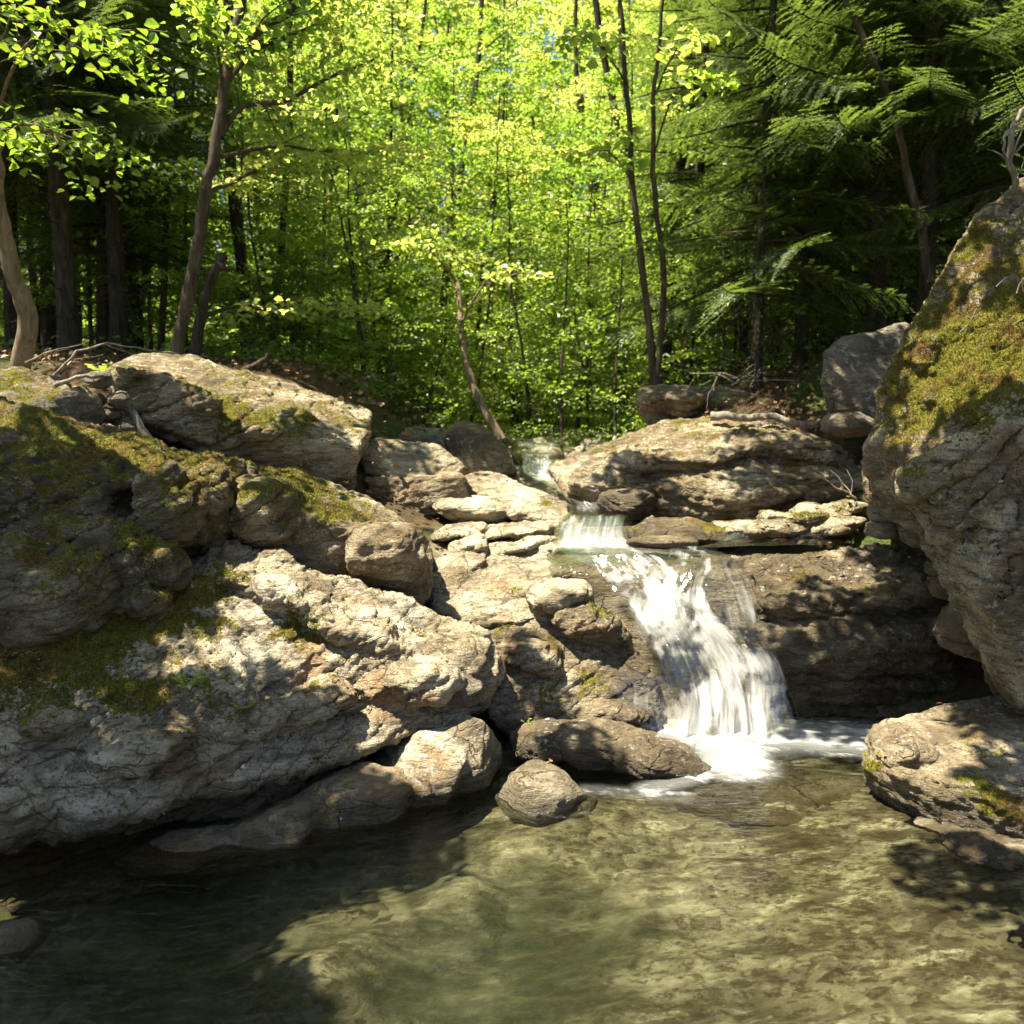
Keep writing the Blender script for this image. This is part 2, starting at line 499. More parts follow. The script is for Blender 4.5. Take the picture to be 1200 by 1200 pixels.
rock('boulder', 'smooth rounded pale boulder dipping into the pool beneath the big ledge', [
    blob(542, 886, 4.62, 50, 50, .26, 35, 2.2, .05), blob(490, 908, 4.5, 85, 50, .28, 22, 2.3, .06), blob(400, 948, 4.26, 95, 44, .27, 19, 2.4, .06), blob(300, 985, 4.05, 95, 40, .25, 16, 2.4, .06), blob(210, 1010, 3.93, 80, 38, .22, 12, 2.4, .06),
    hull([(570, 915, 4.6), (300, 980, 4.1)], .4, [V(575, 4.5, -.4), V(450, 4.28, -.4), V(300, 3.98, -.4), V(200, 3.88, -.4), V(590, 5.2, -.4), V(250, 4.6, -.3)])],
    M_PALE, .0115, 14, .03, .012, .10, .010, LW, .08, spots=[(380, 950, 4.05, .10, .5), (470, 935, 4.2, .08, .5), (300, 980, 3.9, .1, .4)], wet=.11, seed=77)

# middle left
rock('boulder', 'two-tiered boulder with an overhanging lip left of the upper stream', [
    hull([(424, 528, 7.7), (440, 514, 7.9), (515, 520, 7.9), (545, 548, 7.7), (428, 556, 7.5), (530, 560, 7.5)], .6),
    hull([(428, 560, 7.4), (540, 556, 7.4), (549, 580, 7.4), (520, 600, 7.35), (488, 608, 7.4), (440, 596, 7.4)], .6)],
    M_WARM, .014, 6, .04, .035, .11, .02, LW, .12, spots=[(470, 562, 7.4, .15, .3)])
rock('boulder', 'flat grey boulder lying in forest shade behind the two-tiered one', [blob(490, 520, 9.6, 52, 19, .5)], M_GREY, .018, 6, .03, .015, .1, .012, moss=.05)
rock('boulder', 'dark rounded boulder standing at the head of the stream', [
    hull([(520, 512, 9.2), (535, 492, 9.3), (560, 495, 9.2), (592, 520, 9.0), (606, 552, 8.9), (570, 562, 8.7), (530, 552, 8.8), (545, 520, 8.8)], .6)],
    M_DARK, .016, 14, .02, .01, .1, .010, moss=.04)
rock('stream_slab', 'bright sunlit slab sloping to the water below the dark rounded boulder', [
    hull([(545, 557, 8.3), (570, 553, 8.4), (620, 571, 8.1), (662, 590, 7.7), (667, 606, 7.5), (630, 612, 7.4), (560, 594, 7.7), (540, 575, 8.0)], .4)],
    M_PALE, .013, 6, .03, .025, .08, .018, LW, .1, spots=[(640, 590, 7.7, .12, .5)])
rock('stream_slab', 'low sunlit slab under the overhanging boulder', [blob(555, 597, 7.4, 50, 16, .3, -6)], M_PALE, .012, 5, .02, .02, .06, .014, LW, .05)
rock('stream_slab', 'small pale wedge of rock at the water under the bright slab', [blob(628, 606, 7.25, 36, 11, .22, -10)], M_PALE, .012, 4, .02, .02, .06, .012, LW, .05)
for i, (x, y, d, rx, ry, ro, lab) in enumerate([
        (535, 622, 6.95, 34, 9, 8, 'thin stone plate under the low sunlit slab, second row up'),
        (600, 622, 7.0, 60, 8, 4, 'long thin stone plate topmost in the stepped plates left of the little falls'),
        (545, 640, 6.75, 30, 11, 14, 'short pale stone plate against the mossy block of ledge'),
        (610, 641, 6.75, 52, 11, 5, 'pale stone plate in the middle of the stepped plates'),
        (668, 637, 6.75, 36, 8, -2, 'stone plate at the water left of the little falls'),
        (540, 658, 6.5, 36, 10, 8, 'shaded stone plate lowest at the left of the steps')]):
    rock('stone_plate', lab, [blob(x, y, d, rx, ry, .26, ro, 4, .45, n=26), blob(x + rx * .35, y + 2, d, rx * .7, ry * .9, .28, ro - 5, 4, .4, n=22)], M_PALE if i != 5 else M_WARM, .010, 2, .022, .03, .04, .022, LW, .08, group='stepped stone plates left of the stream')
rock('bedrock_slope', 'sunlit bedrock slab with a dark hollow left of the waterfall lip', [
    hull([(506, 672, 6.2), (560, 652, 6.5), (610, 645, 6.6), (655, 655, 6.45), (688, 684, 6.05), (690, 700, 5.95), (640, 725, 5.75), (560, 735, 5.7), (508, 712, 5.85)], .5),
    blob(655, 700, 5.85, 40, 20, .22, 12)],
    M_PALE, .011, 5, .03, .03, .06, .022, LW, .07, spots=[(600, 690, 6, .08, .3)])
rock('bedrock_slope', 'brown mossy bedrock slope running down left of the white water', [
    hull([(505, 720, 5.85), (600, 715, 5.9), (690, 692, 6.0), (742, 750, 5.72), (768, 800, 5.5), (775, 865, 5.3), (720, 880, 5.2), (600, 870, 5.15), (575, 840, 5.2), (585, 770, 5.5)], .6),
    blob(690, 730, 5.72, 50, 22, .2, -20), blob(620, 770, 5.5, 45, 20, .15, -8), blob(720, 840, 5.28, 50, 18, .14, -5)],
    M_WARM, .011, 4, .035, .035, .06, .028, LW, .22,
    spots=[(705, 718, 5.7, .14, .8), (650, 760, 5.55, .1, .7), (690, 790, 5.4, .14, .6), (640, 800, 5.35, .12, .6), (670, 830, 5.25, .12, .5)], wetspots=[(760, 820, 5.4, .28), (740, 760, 5.6, .12)])

# right side
KW = (0.1, -0.35, 0.93)
rock('layered_ledge', 'broad layered mossy ledge across the stream from the sunlit slab', [
    hull([(690, 532, 9.0), (760, 500, 9.0), (830, 489, 9.0), (920, 494, 8.8), (1000, 512, 8.5), (1025, 525, 8.3),
          (648, 548, 8.6), (658, 572, 8.1), (700, 572, 7.7), (760, 557, 7.6), (870, 550, 7.5), (960, 560, 7.4), (1025, 570, 7.4),
          (668, 588, 8.0), (740, 600, 7.6), (870, 610, 7.45), (960, 606, 7.4), (1025, 602, 7.4)], 1.0),
    blob(845, 582, 7.45, 95, 26, .3, 3), blob(720, 560, 7.9, 55, 22, .35, 12), blob(800, 535, 7.9, 90, 20, .4, 6), blob(920, 530, 8.0, 80, 22, .4, -8)],
    M_WARM, .014, 4, .05, .055, .085, .035, KW, .30,
    spots=[(800, 495, 9, .35, .4), (870, 515, 8.2, .3, .4), (930, 545, 7.7, .2, .4), (720, 525, 8.7, .3, .25)])
rock('boulder', 'small dark boulder at the foot of the layered ledge beside the stream', [blob(735, 589, 7.3, 34, 19, .28)], M_DARK, .012, 4, .03, .03, .07, .018, KW, .2, wet=1.25)
rock('boulder', 'low grey boulder with a flat mossy top at the forest edge', [
    hull([(752, 458, 10), (790, 450, 10), (850, 453, 10), (885, 462, 9.9), (925, 492, 9.7), (760, 500, 9.7), (748, 480, 9.9)], .7), blob(880, 480, 9.8, 45, 16, .4, -15), blob(790, 470, 9.8, 45, 18, .35, 4)], M_WARM, .016, 4, .06, .045, .12, .016, KW, .12)
rock('boulder', 'upright grey boulder tucked behind the tall mossy rock', [
    hull([(964, 412, 7.8), (985, 397, 8.0), (1060, 380, 8.1), (1085, 420, 7.9), (1075, 470, 7.7), (1035, 490, 7.6), (970, 482, 7.6), (962, 445, 7.6)], .8)],
    M_GREY, .014, 9, .035, .02, .1, .016, KW, .08)
rock('stone', 'rounded stone underneath the upright grey boulder', [blob(992, 497, 7.5, 30, 15, .22)], M_GREY, .012, 6, .02, .01, .08, .01, moss=.05)
for x, y, d, rx, ry, lab, ms in [
        (985, 598, 6.95, 48, 8, 'flat mossy plate topmost on the shelf under the layered ledge', .3),
        (930, 606, 6.85, 38, 9, 'mossy flat plate second on the shelf', .6),
        (985, 613, 6.75, 40, 8, 'bare flat plate at the shelf edge', .05),
        (890, 618, 6.8, 48, 8, 'dark wet plate beside the side channel', .3)]:
    rock('stone_plate', lab, [blob(x, y, d, rx, ry, .24, 2, 4, .45, n=26), blob(x - rx * .4, y + 2, d, rx * .7, ry * .9, .26, -4, 4, .4, n=22)], M_WARM, .010, 2, .022, .03, .04, .022, KW, ms, group='flat plates on the shelf under the layered ledge')
rock('mossy_stone', 'dark stone with a green mossy top splitting the little falls', [
    hull([(735, 622, 6.7), (760, 606, 6.9), (810, 607, 6.9), (850, 620, 6.75), (855, 636, 6.6), (800, 630, 6.55), (740, 632, 6.6)], .25)],
    M_DARK, .010, 4, .02, .02, .05, .014, KW, .4, spots=[(830, 622, 6.7, .12, .6)], wet=1.05)
rock('stone', 'long thin reddish stone right under the dark mossy one', [blob(778, 635, 6.42, 46, 6, .1)], M_DARK, .009, 3, .012, .012, .04, .012, KW, .1, wet=.9)
for x, y, d, rx, ry, lab in [(1055, 600, 6.3, 36, 22, 'shaded rounded stone under the overhang of the tall mossy rock'),
                             (1038, 622, 6.2, 22, 10, 'small stone on the ledge beside the overhang'),
                             (1080, 628, 6.0, 28, 14, 'dark stone deepest under the overhang')]:
    rock('stone', lab, [blob(x, y, d, rx, ry, .2)], M_GREY, .011, 4, .02, .02, .06, .014, KW, .1)
rock('wall_rock', 'tall leaning rock covered in green moss at the right edge', [
    hull([(1290, 150, 5.7), (1200, 218, 5.6), (1145, 256, 5.55), (1128, 285, 5.5), (1062, 390, 5.55), (1032, 470, 5.6), (1018, 545, 5.5), (1022, 572, 5.35),
          (1290, 440, 4.6), (1200, 465, 4.75), (1105, 535, 4.9), (1060, 572, 5.05), (1085, 625, 5.1)], 1.6),
    hull([(1060, 565, 5.1), (1092, 640, 5.05), (1148, 733, 4.85), (1163, 795, 4.7), (1200, 825, 4.5), (1290, 850, 4.3), (1290, 470, 4.55), (1140, 510, 4.75),
          (1100, 530, 4.85), (1200, 640, 4.45), (1180, 760, 4.45)], 1.4),
    blob(1118, 610, 4.85, 28, 46, .22, 15), blob(1040, 535, 5.4, 22, 34, .25), blob(1150, 660, 4.65, 26, 40, .2, 20), blob(1092, 560, 4.95, 30, 24, .2, 20), blob(1085, 420, 5.45, 26, 40, .25, -30)],
    M_WARM, .0115, 4, .07, .05, .08, .036, (-0.75, -0.3, 0.55), .42,
    spots=[(1120, 430, 5.35, .35, .5), (1180, 400, 5.1, .35, .45), (1150, 470, 5.0, .3, .7), (1110, 400, 5.4, .4, .5), (1170, 440, 5, .3, .5), (1190, 330, 5.4, .3, .3), (1080, 480, 5.3, .25, .4), (1100, 590, 4.85, .12, .5), (1050, 470, 5.5, .2, .35), (1140, 270, 5.5, .2, .4)])
rock('wet_ledge', 'dark wet layered ledge with an undercut front right of the waterfall', [
    hull([(855, 652, 6.4), (1000, 644, 6.5), (1120, 644, 6.3), (858, 690, 6.05), (1000, 682, 5.9), (1120, 690, 5.8), (875, 740, 5.7), (915, 785, 5.45),
          (1000, 760, 5.4), (1110, 745, 5.45), (930, 825, 5.5), (1000, 800, 5.6), (1110, 790, 5.6)], .3,
         [V(880, 5.75, -.4), V(1110, 5.9, -.4), V(880, 6.6, -.4), V(1150, 6.6, -.4)]),
    blob(960, 702, 5.85, 90, 16, .25, 6), blob(1040, 700, 5.8, 70, 18, .25, 10)],
    M_DARK, .011, 3, .06, .06, .055, .036, (0.12, -0.3, 0.94), .14, wetspots=[(880, 700, 5.9, .25), (930, 820, 5.45, .4), (1040, 790, 5.5, .45), (980, 770, 5.4, .3)], spots=[(920, 680, 6, .2, .3)], seed=41)
for x, y, d, rx, ry, ro, lab in [(1133, 738, 5.0, 40, 32, -18, 'dark egg shaped stone jammed below the overhang'),
                                 (1120, 690, 5.25, 26, 15, 0, 'flat stone stacked above the dark egg shaped one'),
                                 (1110, 668, 5.5, 22, 12, 5, 'small stone topmost in the pile under the overhang')]:
    rock('stone', lab, [blob(x, y, d, rx, ry, .18, ro)], M_DARK, .010, 4, .02, .02, .06, .014, KW, .05)
rock('boulder', 'wedge shaped boulder at the lower right, its sunlit top cut by a shadow', [
    hull([(1012, 872, 4.6), (1030, 852, 4.8), (1105, 824, 5.05), (1200, 812, 5.0), (1290, 830, 4.8), (1010, 900, 4.35), (1060, 905, 4.15),
          (1130, 925, 4.0), (1200, 945, 3.85), (1290, 960, 3.7), (1290, 1010, 3.75), (1200, 1000, 3.85), (1125, 990, 3.98)], .3,
         [V(1040, 4.75, -.35), V(1130, 4.1, -.35), V(1250, 3.85, -.35), V(1300, 5, -.35)]),
    blob(1150, 1010, 3.82, 45, 28, .2), blob(1060, 880, 4.4, 45, 22, .25, -15)],
    M_WARM, .0105, 5, .035, .03, .08, .022, (-.1, -.35, .93), .2, spots=[(1150, 930, 4, .15, .7), (1030, 940, 4.3, .12, .6), (1180, 960, 3.85, .15, .6), (1020, 900, 4.3, .1, .5)], wet=.1)
rock('boulder', 'long lying boulder with a rounded back at the foot of the waterfall', [
    blob(648, 868, 4.92, 52, 23, .2, 0, 2.3), blob(705, 874, 4.86, 80, 29, .23, -8, 2.3), blob(765, 890, 4.76, 68, 26, .2, -14, 2.3), blob(815, 906, 4.7, 36, 15, .12, -14, 2.2)],
    M_DARK, .0095, 7, .03, .028, .05, .016, (.25, -.3, .9), .08, wet=.07, wetspots=[(840, 912, 4.65, .12)], seed=12)
rock('boulder', 'round brown boulder half in the pool before the long lying one', [blob(634, 938, 4.38, 55, 44, .24, -8, 2.2, .06, n=90), blob(665, 958, 4.36, 38, 28, .16, -14, 2.3, .06)], M_WARM, .0095, 6, .05, .004, .08, .012, moss=.12, spots=[(605, 920, 4.3, .08, .4)], wet=.08)
rock('stone', 'reddish stone in the dark water at the lower left corner', [blob(12, 1112, 3.15, 46, 26, .18)], M_DARK, .009, 6, .02, .01, .08, .01, moss=.05, wet=.02)
rock('bedrock_hump', 'smooth ochre bedrock hump awash below the white water', [
    hull([(790, 952, 4.4), (850, 925, 4.62), (930, 915, 4.65), (1010, 925, 4.6), (1030, 965, 4.25), (960, 985, 4.15), (860, 978, 4.2)], .2, [V(800, 4.3, -.5), V(1030, 4.2, -.5), V(900, 4.1, -.5), V(900, 4.9, -.5)])],
    M_PALE, .010, 8, .03, .02, .06, .016, (.1, -.2, .95), .05, spots=[(980, 945, 4.35, .08, .5)], wet=-.02)
rock('waterfall_bedrock', 'water covered bedrock step that carries the waterfall', [
    hull([(640, 665, 6.3), (690, 672, 6.0), (830, 672, 6.0), (880, 668, 6.1), (720, 706, 5.86), (865, 716, 5.86), (748, 752, 5.72), (892, 770, 5.7),
          (772, 808, 5.56), (912, 815, 5.56), (780, 872, 5.4), (922, 860, 5.45)], .8, [V(760, 5.5, -.5), V(930, 5.55, -.5)]),
    hull([(630, 655, 6.6), (745, 645, 6.62), (860, 650, 6.6), (650, 672, 6.1), (850, 672, 6.1)], .4, [V(650, 6.3, .3), V(850, 6.3, .3)]),
    hull([(650, 620, 6.85), (745, 618, 6.85), (648, 645, 6.62), (745, 645, 6.62)], .6), hull([(640, 652, 6.4), (860, 652, 6.4), (690, 672, 6.02), (835, 672, 6.02)], .3, [V(690, 6.0, .5), V(835, 6.0, .5)])],
    M_PALE, .011, 10, .016, .016, .06, .014, KW, .05, spots=[(700, 622, 6.8, .12, .5)], wet=3.0)

# stones: gap by the slab, and the far stream bed
GS = 'grey stones in the gap beside the long slab'
for i, (x, y, rx, ry) in enumerate([(118, 446, 16, 11), (140, 470, 14, 12), (128, 486, 13, 9), (150, 500, 12, 11), (112, 468, 11, 8), (162, 518, 13, 9), (135, 508, 12, 9)]):
    rock('stone', 'grey stone in the gap between the mossy hump and the long slab', [blob(x, y, 6.75, rx, ry, .1)], M_GREY, .012, 3, .012, .01, .05, .01, moss=.02, group=GS)
rr = random.Random(5)
for i in range(34):
    d = rr.uniform(10.2, 17)
    x = 650 + rr.uniform(-75, 75) * (1 if d > 12 else .7)
    zz = 1.36 + .02 * (d - 10) + rr.uniform(0, .05)
    p = V(x, d, zz)
    b = blob(600, 600, 8, 1, 1, .1) * 0
    rs = np.random.RandomState(i)
    u = rs.normal(size=(30, 3)); u /= np.linalg.norm(u, axis=1)[:, None]
    s = rr.uniform(.10, .24)
    b = u * np.array([s, s, s * .62]) + np.array(p)
    rock('stone', 'pale stone in the shallow stream bed at the forest edge', [b], rr.choice([M_PALE, M_GREY]), .03, 2, .02, .01, .08, .01, moss=.0, group='stones in the far stream bed')
# ------------------------------------------------------------------ ground
def spaced(segs):
    out = [segs[0][0]]
    for a, b, n in segs:
        out += list(np.linspace(a, b, n + 1)[1:])
    return np.array(out)


gx = spaced([(-90, -20, 14), (-20, -6, 28), (-6, -2.6, 40), (-2.6, 3.0, 270), (3.0, 7, 44), (7, 20, 26), (20, 90, 14)])
gy = spaced([(-40, -6, 10), (-6, 1.2, 30), (1.2, 6.0, 230), (6.0, 12, 110), (12, 25, 80), (25, 90, 40)])
X, Y = np.meshgrid(gx, gy)
xf, yf = X.ravel(), Y.ravel()
zf = ground_z(xf, yf)
P3 = np.stack([xf, yf, zf], 1)
pool = sstep(6.0, 5.2, yf)
zf = zf + (1 - pool) * (.10 * fbm(P3 * .9, 4) + .03 * fbm(P3 * 5, 3))
zf = zf + pool * (.09 * fbm(P3 * np.array([1.6, 2.4, 1]), 4) + .022 * fbm(P3 * np.array([7, 10, 3]), 4, ridged=True) - .02)
me = np_mesh('ground', np.stack([xf, yf, zf], 1),
             (lambda a, nx: np.stack([a, a + 1, a + nx + 1, a + nx], -1).reshape(-1, 4))(
                 (np.arange(len(gy) - 1)[:, None] * len(gx) + np.arange(len(gx) - 1)[None, :]), len(gx)))
xcf = ip(yf, [-5, 3, 5, 6.2, 8, 9, 11, 14, 20, 40], [.5, .4, .8, .75, .6, .35, .35, .55, .8, 1])
hwf = ip(yf, [-5, 4, 5, 6, 7, 9, 12, 20], [3.2, 2.6, 2.0, 1.2, 1.0, .9, 1.2, 1.3])
bed = sstep(.5, -.1, np.abs(xf - xcf) - hwf + .5 * fbm(P3 * 1.5, 2)) * sstep(24, 19, yf)
attr(me, 'bed', bed)
attr(me, 'wet', sstep(-.03, -.005, zf) * sstep(.11, .05, zf + .03 * fbm(P3 * 5, 2)) * sstep(6, 5.5, yf))
attr(me, 'deep', sstep(-.20, -.46, zf))
t = NT('forest_floor_and_stream_bed')
p = t.coord()
soil = t.ramp(t.noise(p, 6, 8, .7), [(.3, (.028, .018, .010)), (.5, (.07, .042, .02)), (.7, (.13, .078, .035))])
soil = t.mix(t.step(t.noise(p, .7, 4, .6), .46, .6), soil, t.mix(t.step(t.noise(p, 40, 4, .7), .4, .6), (.02, .035, .006), (.06, .085, .015)))
pb = t.map(p, (1.0, 2.2, 1))
bedc = t.ramp(t.noise(pb, 2.6, 9, .72, .25), [(.34, (.035, .030, .016)), (.44, (.12, .108, .064)), (.53, (.29, .262, .175)), (.64, (.62, .57, .43))])
blot = t.noise(t.map(p, (3, 7, 3), (0, 0, -.12)), 1.5, 9, .74, .3)
blot2 = t.noise(p, 1.1, 3, .5)
bf = t.math('MULTIPLY', t.step(blot, .46, .53), t.step(t.math('ADD', blot2, t.math('MULTIPLY', t.n('SeparateXYZ', Vector=p).outputs[0], .07)), .46, .58))
bedc = t.mix(t.math('MULTIPLY', bf, .7), bedc, (.045, .030, .012))
bedc = t.mix(t.math('MULTIPLY', t.at('deep'), .82), bedc, (.036, .043, .024))
vor = t.n('TexVoronoi', Vector=t.n('VectorMath', {'operation': 'ADD'}, _0=p, _1=t.n('VectorMath', {'operation': 'SCALE'}, _0=t.n('TexNoise', Vector=p, Scale=5.0, Detail=4).outputs[1], Scale=.16).outputs[0]).outputs[0], Scale=13.0)
peb = t.n('SeparateColor', Color=vor.outputs['Color']).outputs[0]
pz = t.step(t.noise(p, 1.4, 3, .5), .46, .58)
bedc = t.mix(t.math('MULTIPLY', pz, .75), bedc, t.mix(peb, t.mix(.6, bedc, (.05, .042, .025)), t.mix(.5, bedc, (.48, .43, .31))))
spk = t.math('MULTIPLY', t.step(t.noise(t.map(p, (1, 1.7, 1)), 19, 9, .74), .50, .57), t.step(t.math('ADD', t.noise(p, 2.0, 4, .6), t.math('MULTIPLY', t.math('SUBTRACT', t.n('SeparateXYZ', Vector=p).outputs[0], .9), .09)), .38, .52))
bedc = t.mix(t.math('MULTIPLY', spk, .75), bedc, (.05, .032, .014))
bedc = t.mix(t.math('MULTIPLY', t.at('wet'), .68), bedc, (.06, .048, .026))
col = t.mix(t.at('bed'), soil, bedc)
nb = t.bump(t.math('SUBTRACT', t.noise(p, 25, 8, .7), t.math('MULTIPLY', vor.outputs['Distance'], t.math('MULTIPLY', t.at('bed'), pz))), .8, .035)
b = t.n('BsdfPrincipled', Base_Color=col, Roughness=t.n('MapRange', Value=t.at('wet'), To_Min=.85, To_Max=.25).outputs[0], Normal=nb)
b.inputs['Specular IOR Level'].default_value = .25
M_GROUND = t.surf(b.outputs[0])
tag(link('ground', me, M_GROUND), 'brown forest floor dropping to the pale bed of the stream', 'ground', kind='structure')


# ------------------------------------------------------------------ water
def water_material(name, tint, foam_attr=True, bump_scale=(3, 7, 3), bump=.35, wavy=1.0, murk=0.0, refr=False):
    t = NT(name)
    p = t.coord()
    h = t.math('ADD', t.noise(t.map(p, bump_scale), 2.0, 4, .55, .5), t.math('MULTIPLY', t.noise(t.map(p, bump_scale), 7, 3, .5, .3), .35))
    nb = t.bump(h, bump, .05)
    fr = t.math('MULTIPLY', t.n('Fresnel', IOR=1.33, Normal=nb).outputs[0], wavy)
    tr = t.n('BsdfRefraction', Color=tint, IOR=1.33, Roughness=0.0) if refr else t.n('BsdfTransparent', Color=tint)
    if murk:
        sil = t.n('BsdfDiffuse', Color=(.17, .185, .115))
        sil2 = t.n('BsdfTranslucent', Color=(.17, .185, .115))
        sl_ = t.n('MixShader', _0=.5, _1=sil.outputs[0], _2=sil2.outputs[0])
        tr = t.n('MixShader', _0=t.math('MULTIPLY', t.math('ADD', .5, t.noise(p, 1.5, 4, .6, .6)), murk), _1=tr.outputs[0], _2=sl_.outputs[0])
    gl = t.n('BsdfGlossy', Color=(1, 1, 1), Roughness=.07, Normal=nb)
    s = t.n('MixShader', _0=fr, _1=tr.outputs[0], _2=gl.outputs[0]).outputs[0]
    if foam_attr:
        fo = t.at('foam')
        fn = t.n('Attribute', {'attribute_name': 'flow'}).outputs['Vector']
        n1 = t.noise(fn, 1.0, 6, .62, .2)
        n2 = t.noise(p, 22, 5, .6, .3)
        a = t.math('ADD', fo, t.math('MULTIPLY', t.math('SUBTRACT', t.math('ADD', t.math('MULTIPLY', n1, .8), t.math('MULTIPLY', n2, .2)), .5), 2.5))
        a = t.step(a, .25, 1.05)
        a = t.math('MULTIPLY', a, t.step(fo, .01, .25))
        a = t.math('MAXIMUM', a, t.math('MULTIPLY', t.step(fo, .12, .95), .5))
        df = t.n('BsdfDiffuse', Color=(.64, .66, .65))
        tl = t.n('BsdfTranslucent', Color=(.64, .66, .65))
        wf = t.n('MixShader', _0=.35, _1=df.outputs[0], _2=tl.outputs[0])
        s = t.n('MixShader', _0=t.math('MULTIPLY', a, .93), _1=s, _2=wf.outputs[0]).outputs[0]
    return t.surf(s)


def flow_sheet(name, stations, mat, nt=90, per=26, thick_noise=.02, seed=0, foam=None, freq=(16, 2.2), lift=0.0, arch=0.0):
    """stations: (left pixel, right pixel, y left, y right, d left, d right, foam)"""
    L = np.array([W(a[0], a[2], a[4]) for a in stations])
    R = np.array([W(a[1], a[3], a[5]) for a in stations])
    fo = np.array([a[6] for a in stations], float)
    n = (len(stations) - 1) * per + 1
    s = np.linspace(0, len(stations) - 1, n)
    k = np.minimum(s.astype(int), len(stations) - 2)
    f = s - k

    def cr(A):
        A = np.asarray(A, float)
        m1 = np.clip(k - 1, 0, None); p2 = np.clip(k + 2, None, len(A) - 1)
        ff = f[:, None] if A.ndim == 2 else f
        a, b, c, d = A[m1], A[k], A[k + 1], A[p2]
        return .5 * (2 * b + (c - a) * ff + (2 * a - 5 * b + 4 * c - d) * ff ** 2 + (3 * b - a - 3 * c + d) * ff ** 3)
    l, r, fm = cr(L), cr(R), np.clip(cr(fo), 0, 1)
    tt = np.linspace(0, 1, nt)
    P = l[:, None, :] * (1 - tt)[None, :, None] + r[:, None, :] * tt[None, :, None]
    mid = .5 * (l + r)
    seg = np.r_[0, np.cumsum(np.linalg.norm(np.diff(mid, axis=0), axis=1))]
    wdt = np.linalg.norm(r - l, axis=1)
    S = np.repeat(seg[:, None], nt, 1)
    T = wdt.mean() * (tt - .5)[None, :].repeat(n, 0)
    fl = np.stack([T * freq[0], S * freq[1], np.full_like(T, seed * 3.7)], -1).reshape(-1, 3)
    tan = np.gradient(mid, axis=0); acr = r - l
    nor = np.cross(acr, tan); nor /= np.linalg.norm(nor, axis=1)[:, None] + 1e-9
    nor *= np.where(nor[:, 2:3] < 0, -1, 1)
    hN = (thick_noise * (fbm(fl * np.array([.6, .8, 1]), 4)) ).reshape(n, nt) * (.35 + fm[:, None]) * (.25 + .75 * sstep(0, .25, s / s[-1]))[:, None]
    edge = np.minimum(tt, 1 - tt)
    hN = hN + lift + arch * np.sqrt(np.clip(edge * 4, 0, 1))[None, :] - .05 * sstep(.10, 0, edge)[None, :]
    P = P + nor[:, None, :] * hN[..., None]
    a = np.arange(n - 1)[:, None] * nt + np.arange(nt - 1)[None, :]
    q = np.stack([a, a + 1, a + nt + 1, a + nt], -1).reshape(-1, 4)
    me = np_mesh(name, P.reshape(-1, 3), q)
    at = me.attributes.new('flow', 'FLOAT_VECTOR', 'POINT')
    at.data.foreach_set('vector', fl.astype(np.float32).ravel())
    ed = sstep(0, .22, edge + .20 * fbm(np.stack([np.zeros(n * nt), fl[:, 1] * 1.5, fl[:, 0] * .2], 1), 3).reshape(n, nt))
    F = fm[:, None] * ed
    if foam is not None:
        F = F * foam(np.repeat((s / s[-1])[:, None], nt, 1), tt[None, :].repeat(n, 0))
    attr(me, 'foam', F.reshape(-1))
    return link(name, me, mat)


M_WATER = water_material('stream_water', (.95, .95, .91), wavy=.5)
M_POOL = water_material('pool_water', (.82, .84, .73), bump_scale=(2.2, 6, 2), bump=.42, murk=0.0, refr=True)
# pool surface
px_ = spaced([(-4.2, -2.4, 12), (-2.4, 2.6, 200), (2.6, 4.5, 10)])
py_ = spaced([(-3.4, 1.5, 30), (1.5, 5.75, 210)])
X, Y = np.meshgrid(px_, py_)
xf, yf = X.ravel(), Y.ravel()
base = np.array(W(850, 868, 5.35))
# distance field from the foot of the fall and from the chute between long boulder and hump
A2 = np.array(W(850, 880, 5.2)); B2 = np.array(W(760, 955, 4.45))
dx, dy = xf - base[0], yf - base[1]
d0 = np.sqrt((dx / 1.0) ** 2 + (dy / .62) ** 2)
foam = .92 * sstep(1.15, .12, d0)
dseg = lambda a, b: (lambda tt: np.hypot(xf - (a[0] + tt * (b[0] - a[0])), yf - (a[1] + tt * (b[1] - a[1]))))(
    np.clip(((xf - a[0]) * (b[0] - a[0]) + (yf - a[1]) * (b[1] - a[1])) / ((b[0] - a[0]) ** 2 + (b[1] - a[1]) ** 2), 0, 1))
foam = np.maximum(foam, 0.85 * sstep(.38, .05, dseg(A2, W(860, 930, 4.75))))
foam = np.maximum(foam, .50 * sstep(.17, .03, dseg(W(850, 925, 4.75), B2)))
foam = np.maximum(foam, .34 * sstep(.16, .02, dseg(W(690, 945, 4.45), W(800, 960, 4.35))))
foam = np.maximum(foam, 0.16 * sstep(.10, .02, dseg(W(600, 985, 4.15), W(700, 985, 4.15))))
foam = np.maximum(foam, 0.75 * sstep(.55, .05, dseg(W(880, 868, 5.3), W(1000, 872, 5.2))))
PP = np.stack([xf, yf, 0 * xf], 1)
rip = sstep(2.4, .2, np.hypot(dx, dy))
zf = (.006 + .012 * rip) * fbm(PP * np.array([3.2, 6.5, 1]), 4) + .035 * sstep(.75, .1, d0) * (fbm(PP * np.array([8, 10, 1]), 4) + .4) - .0
zf = zf + .02 * sstep(.35, .02, dseg(A2, W(850, 925, 4.75)))
nx = len(px_)
a = np.arange(len(py_) - 1)[:, None] * nx + np.arange(nx - 1)[None, :]
me = np_mesh('pool_water', np.stack([xf, yf, zf], 1), np.stack([a, a + 1, a + nx + 1, a + nx], -1).reshape(-1, 4))
ax = np.stack([(xf * .9 - yf * .4) * 9, (yf * 1.0 + xf * .2) * 17, 0 * xf], 1)
ax = ax + (1.2 * fbm(PP * 2.5, 3))[:, None]
at_ = me.attributes.new('flow', 'FLOAT_VECTOR', 'POINT')
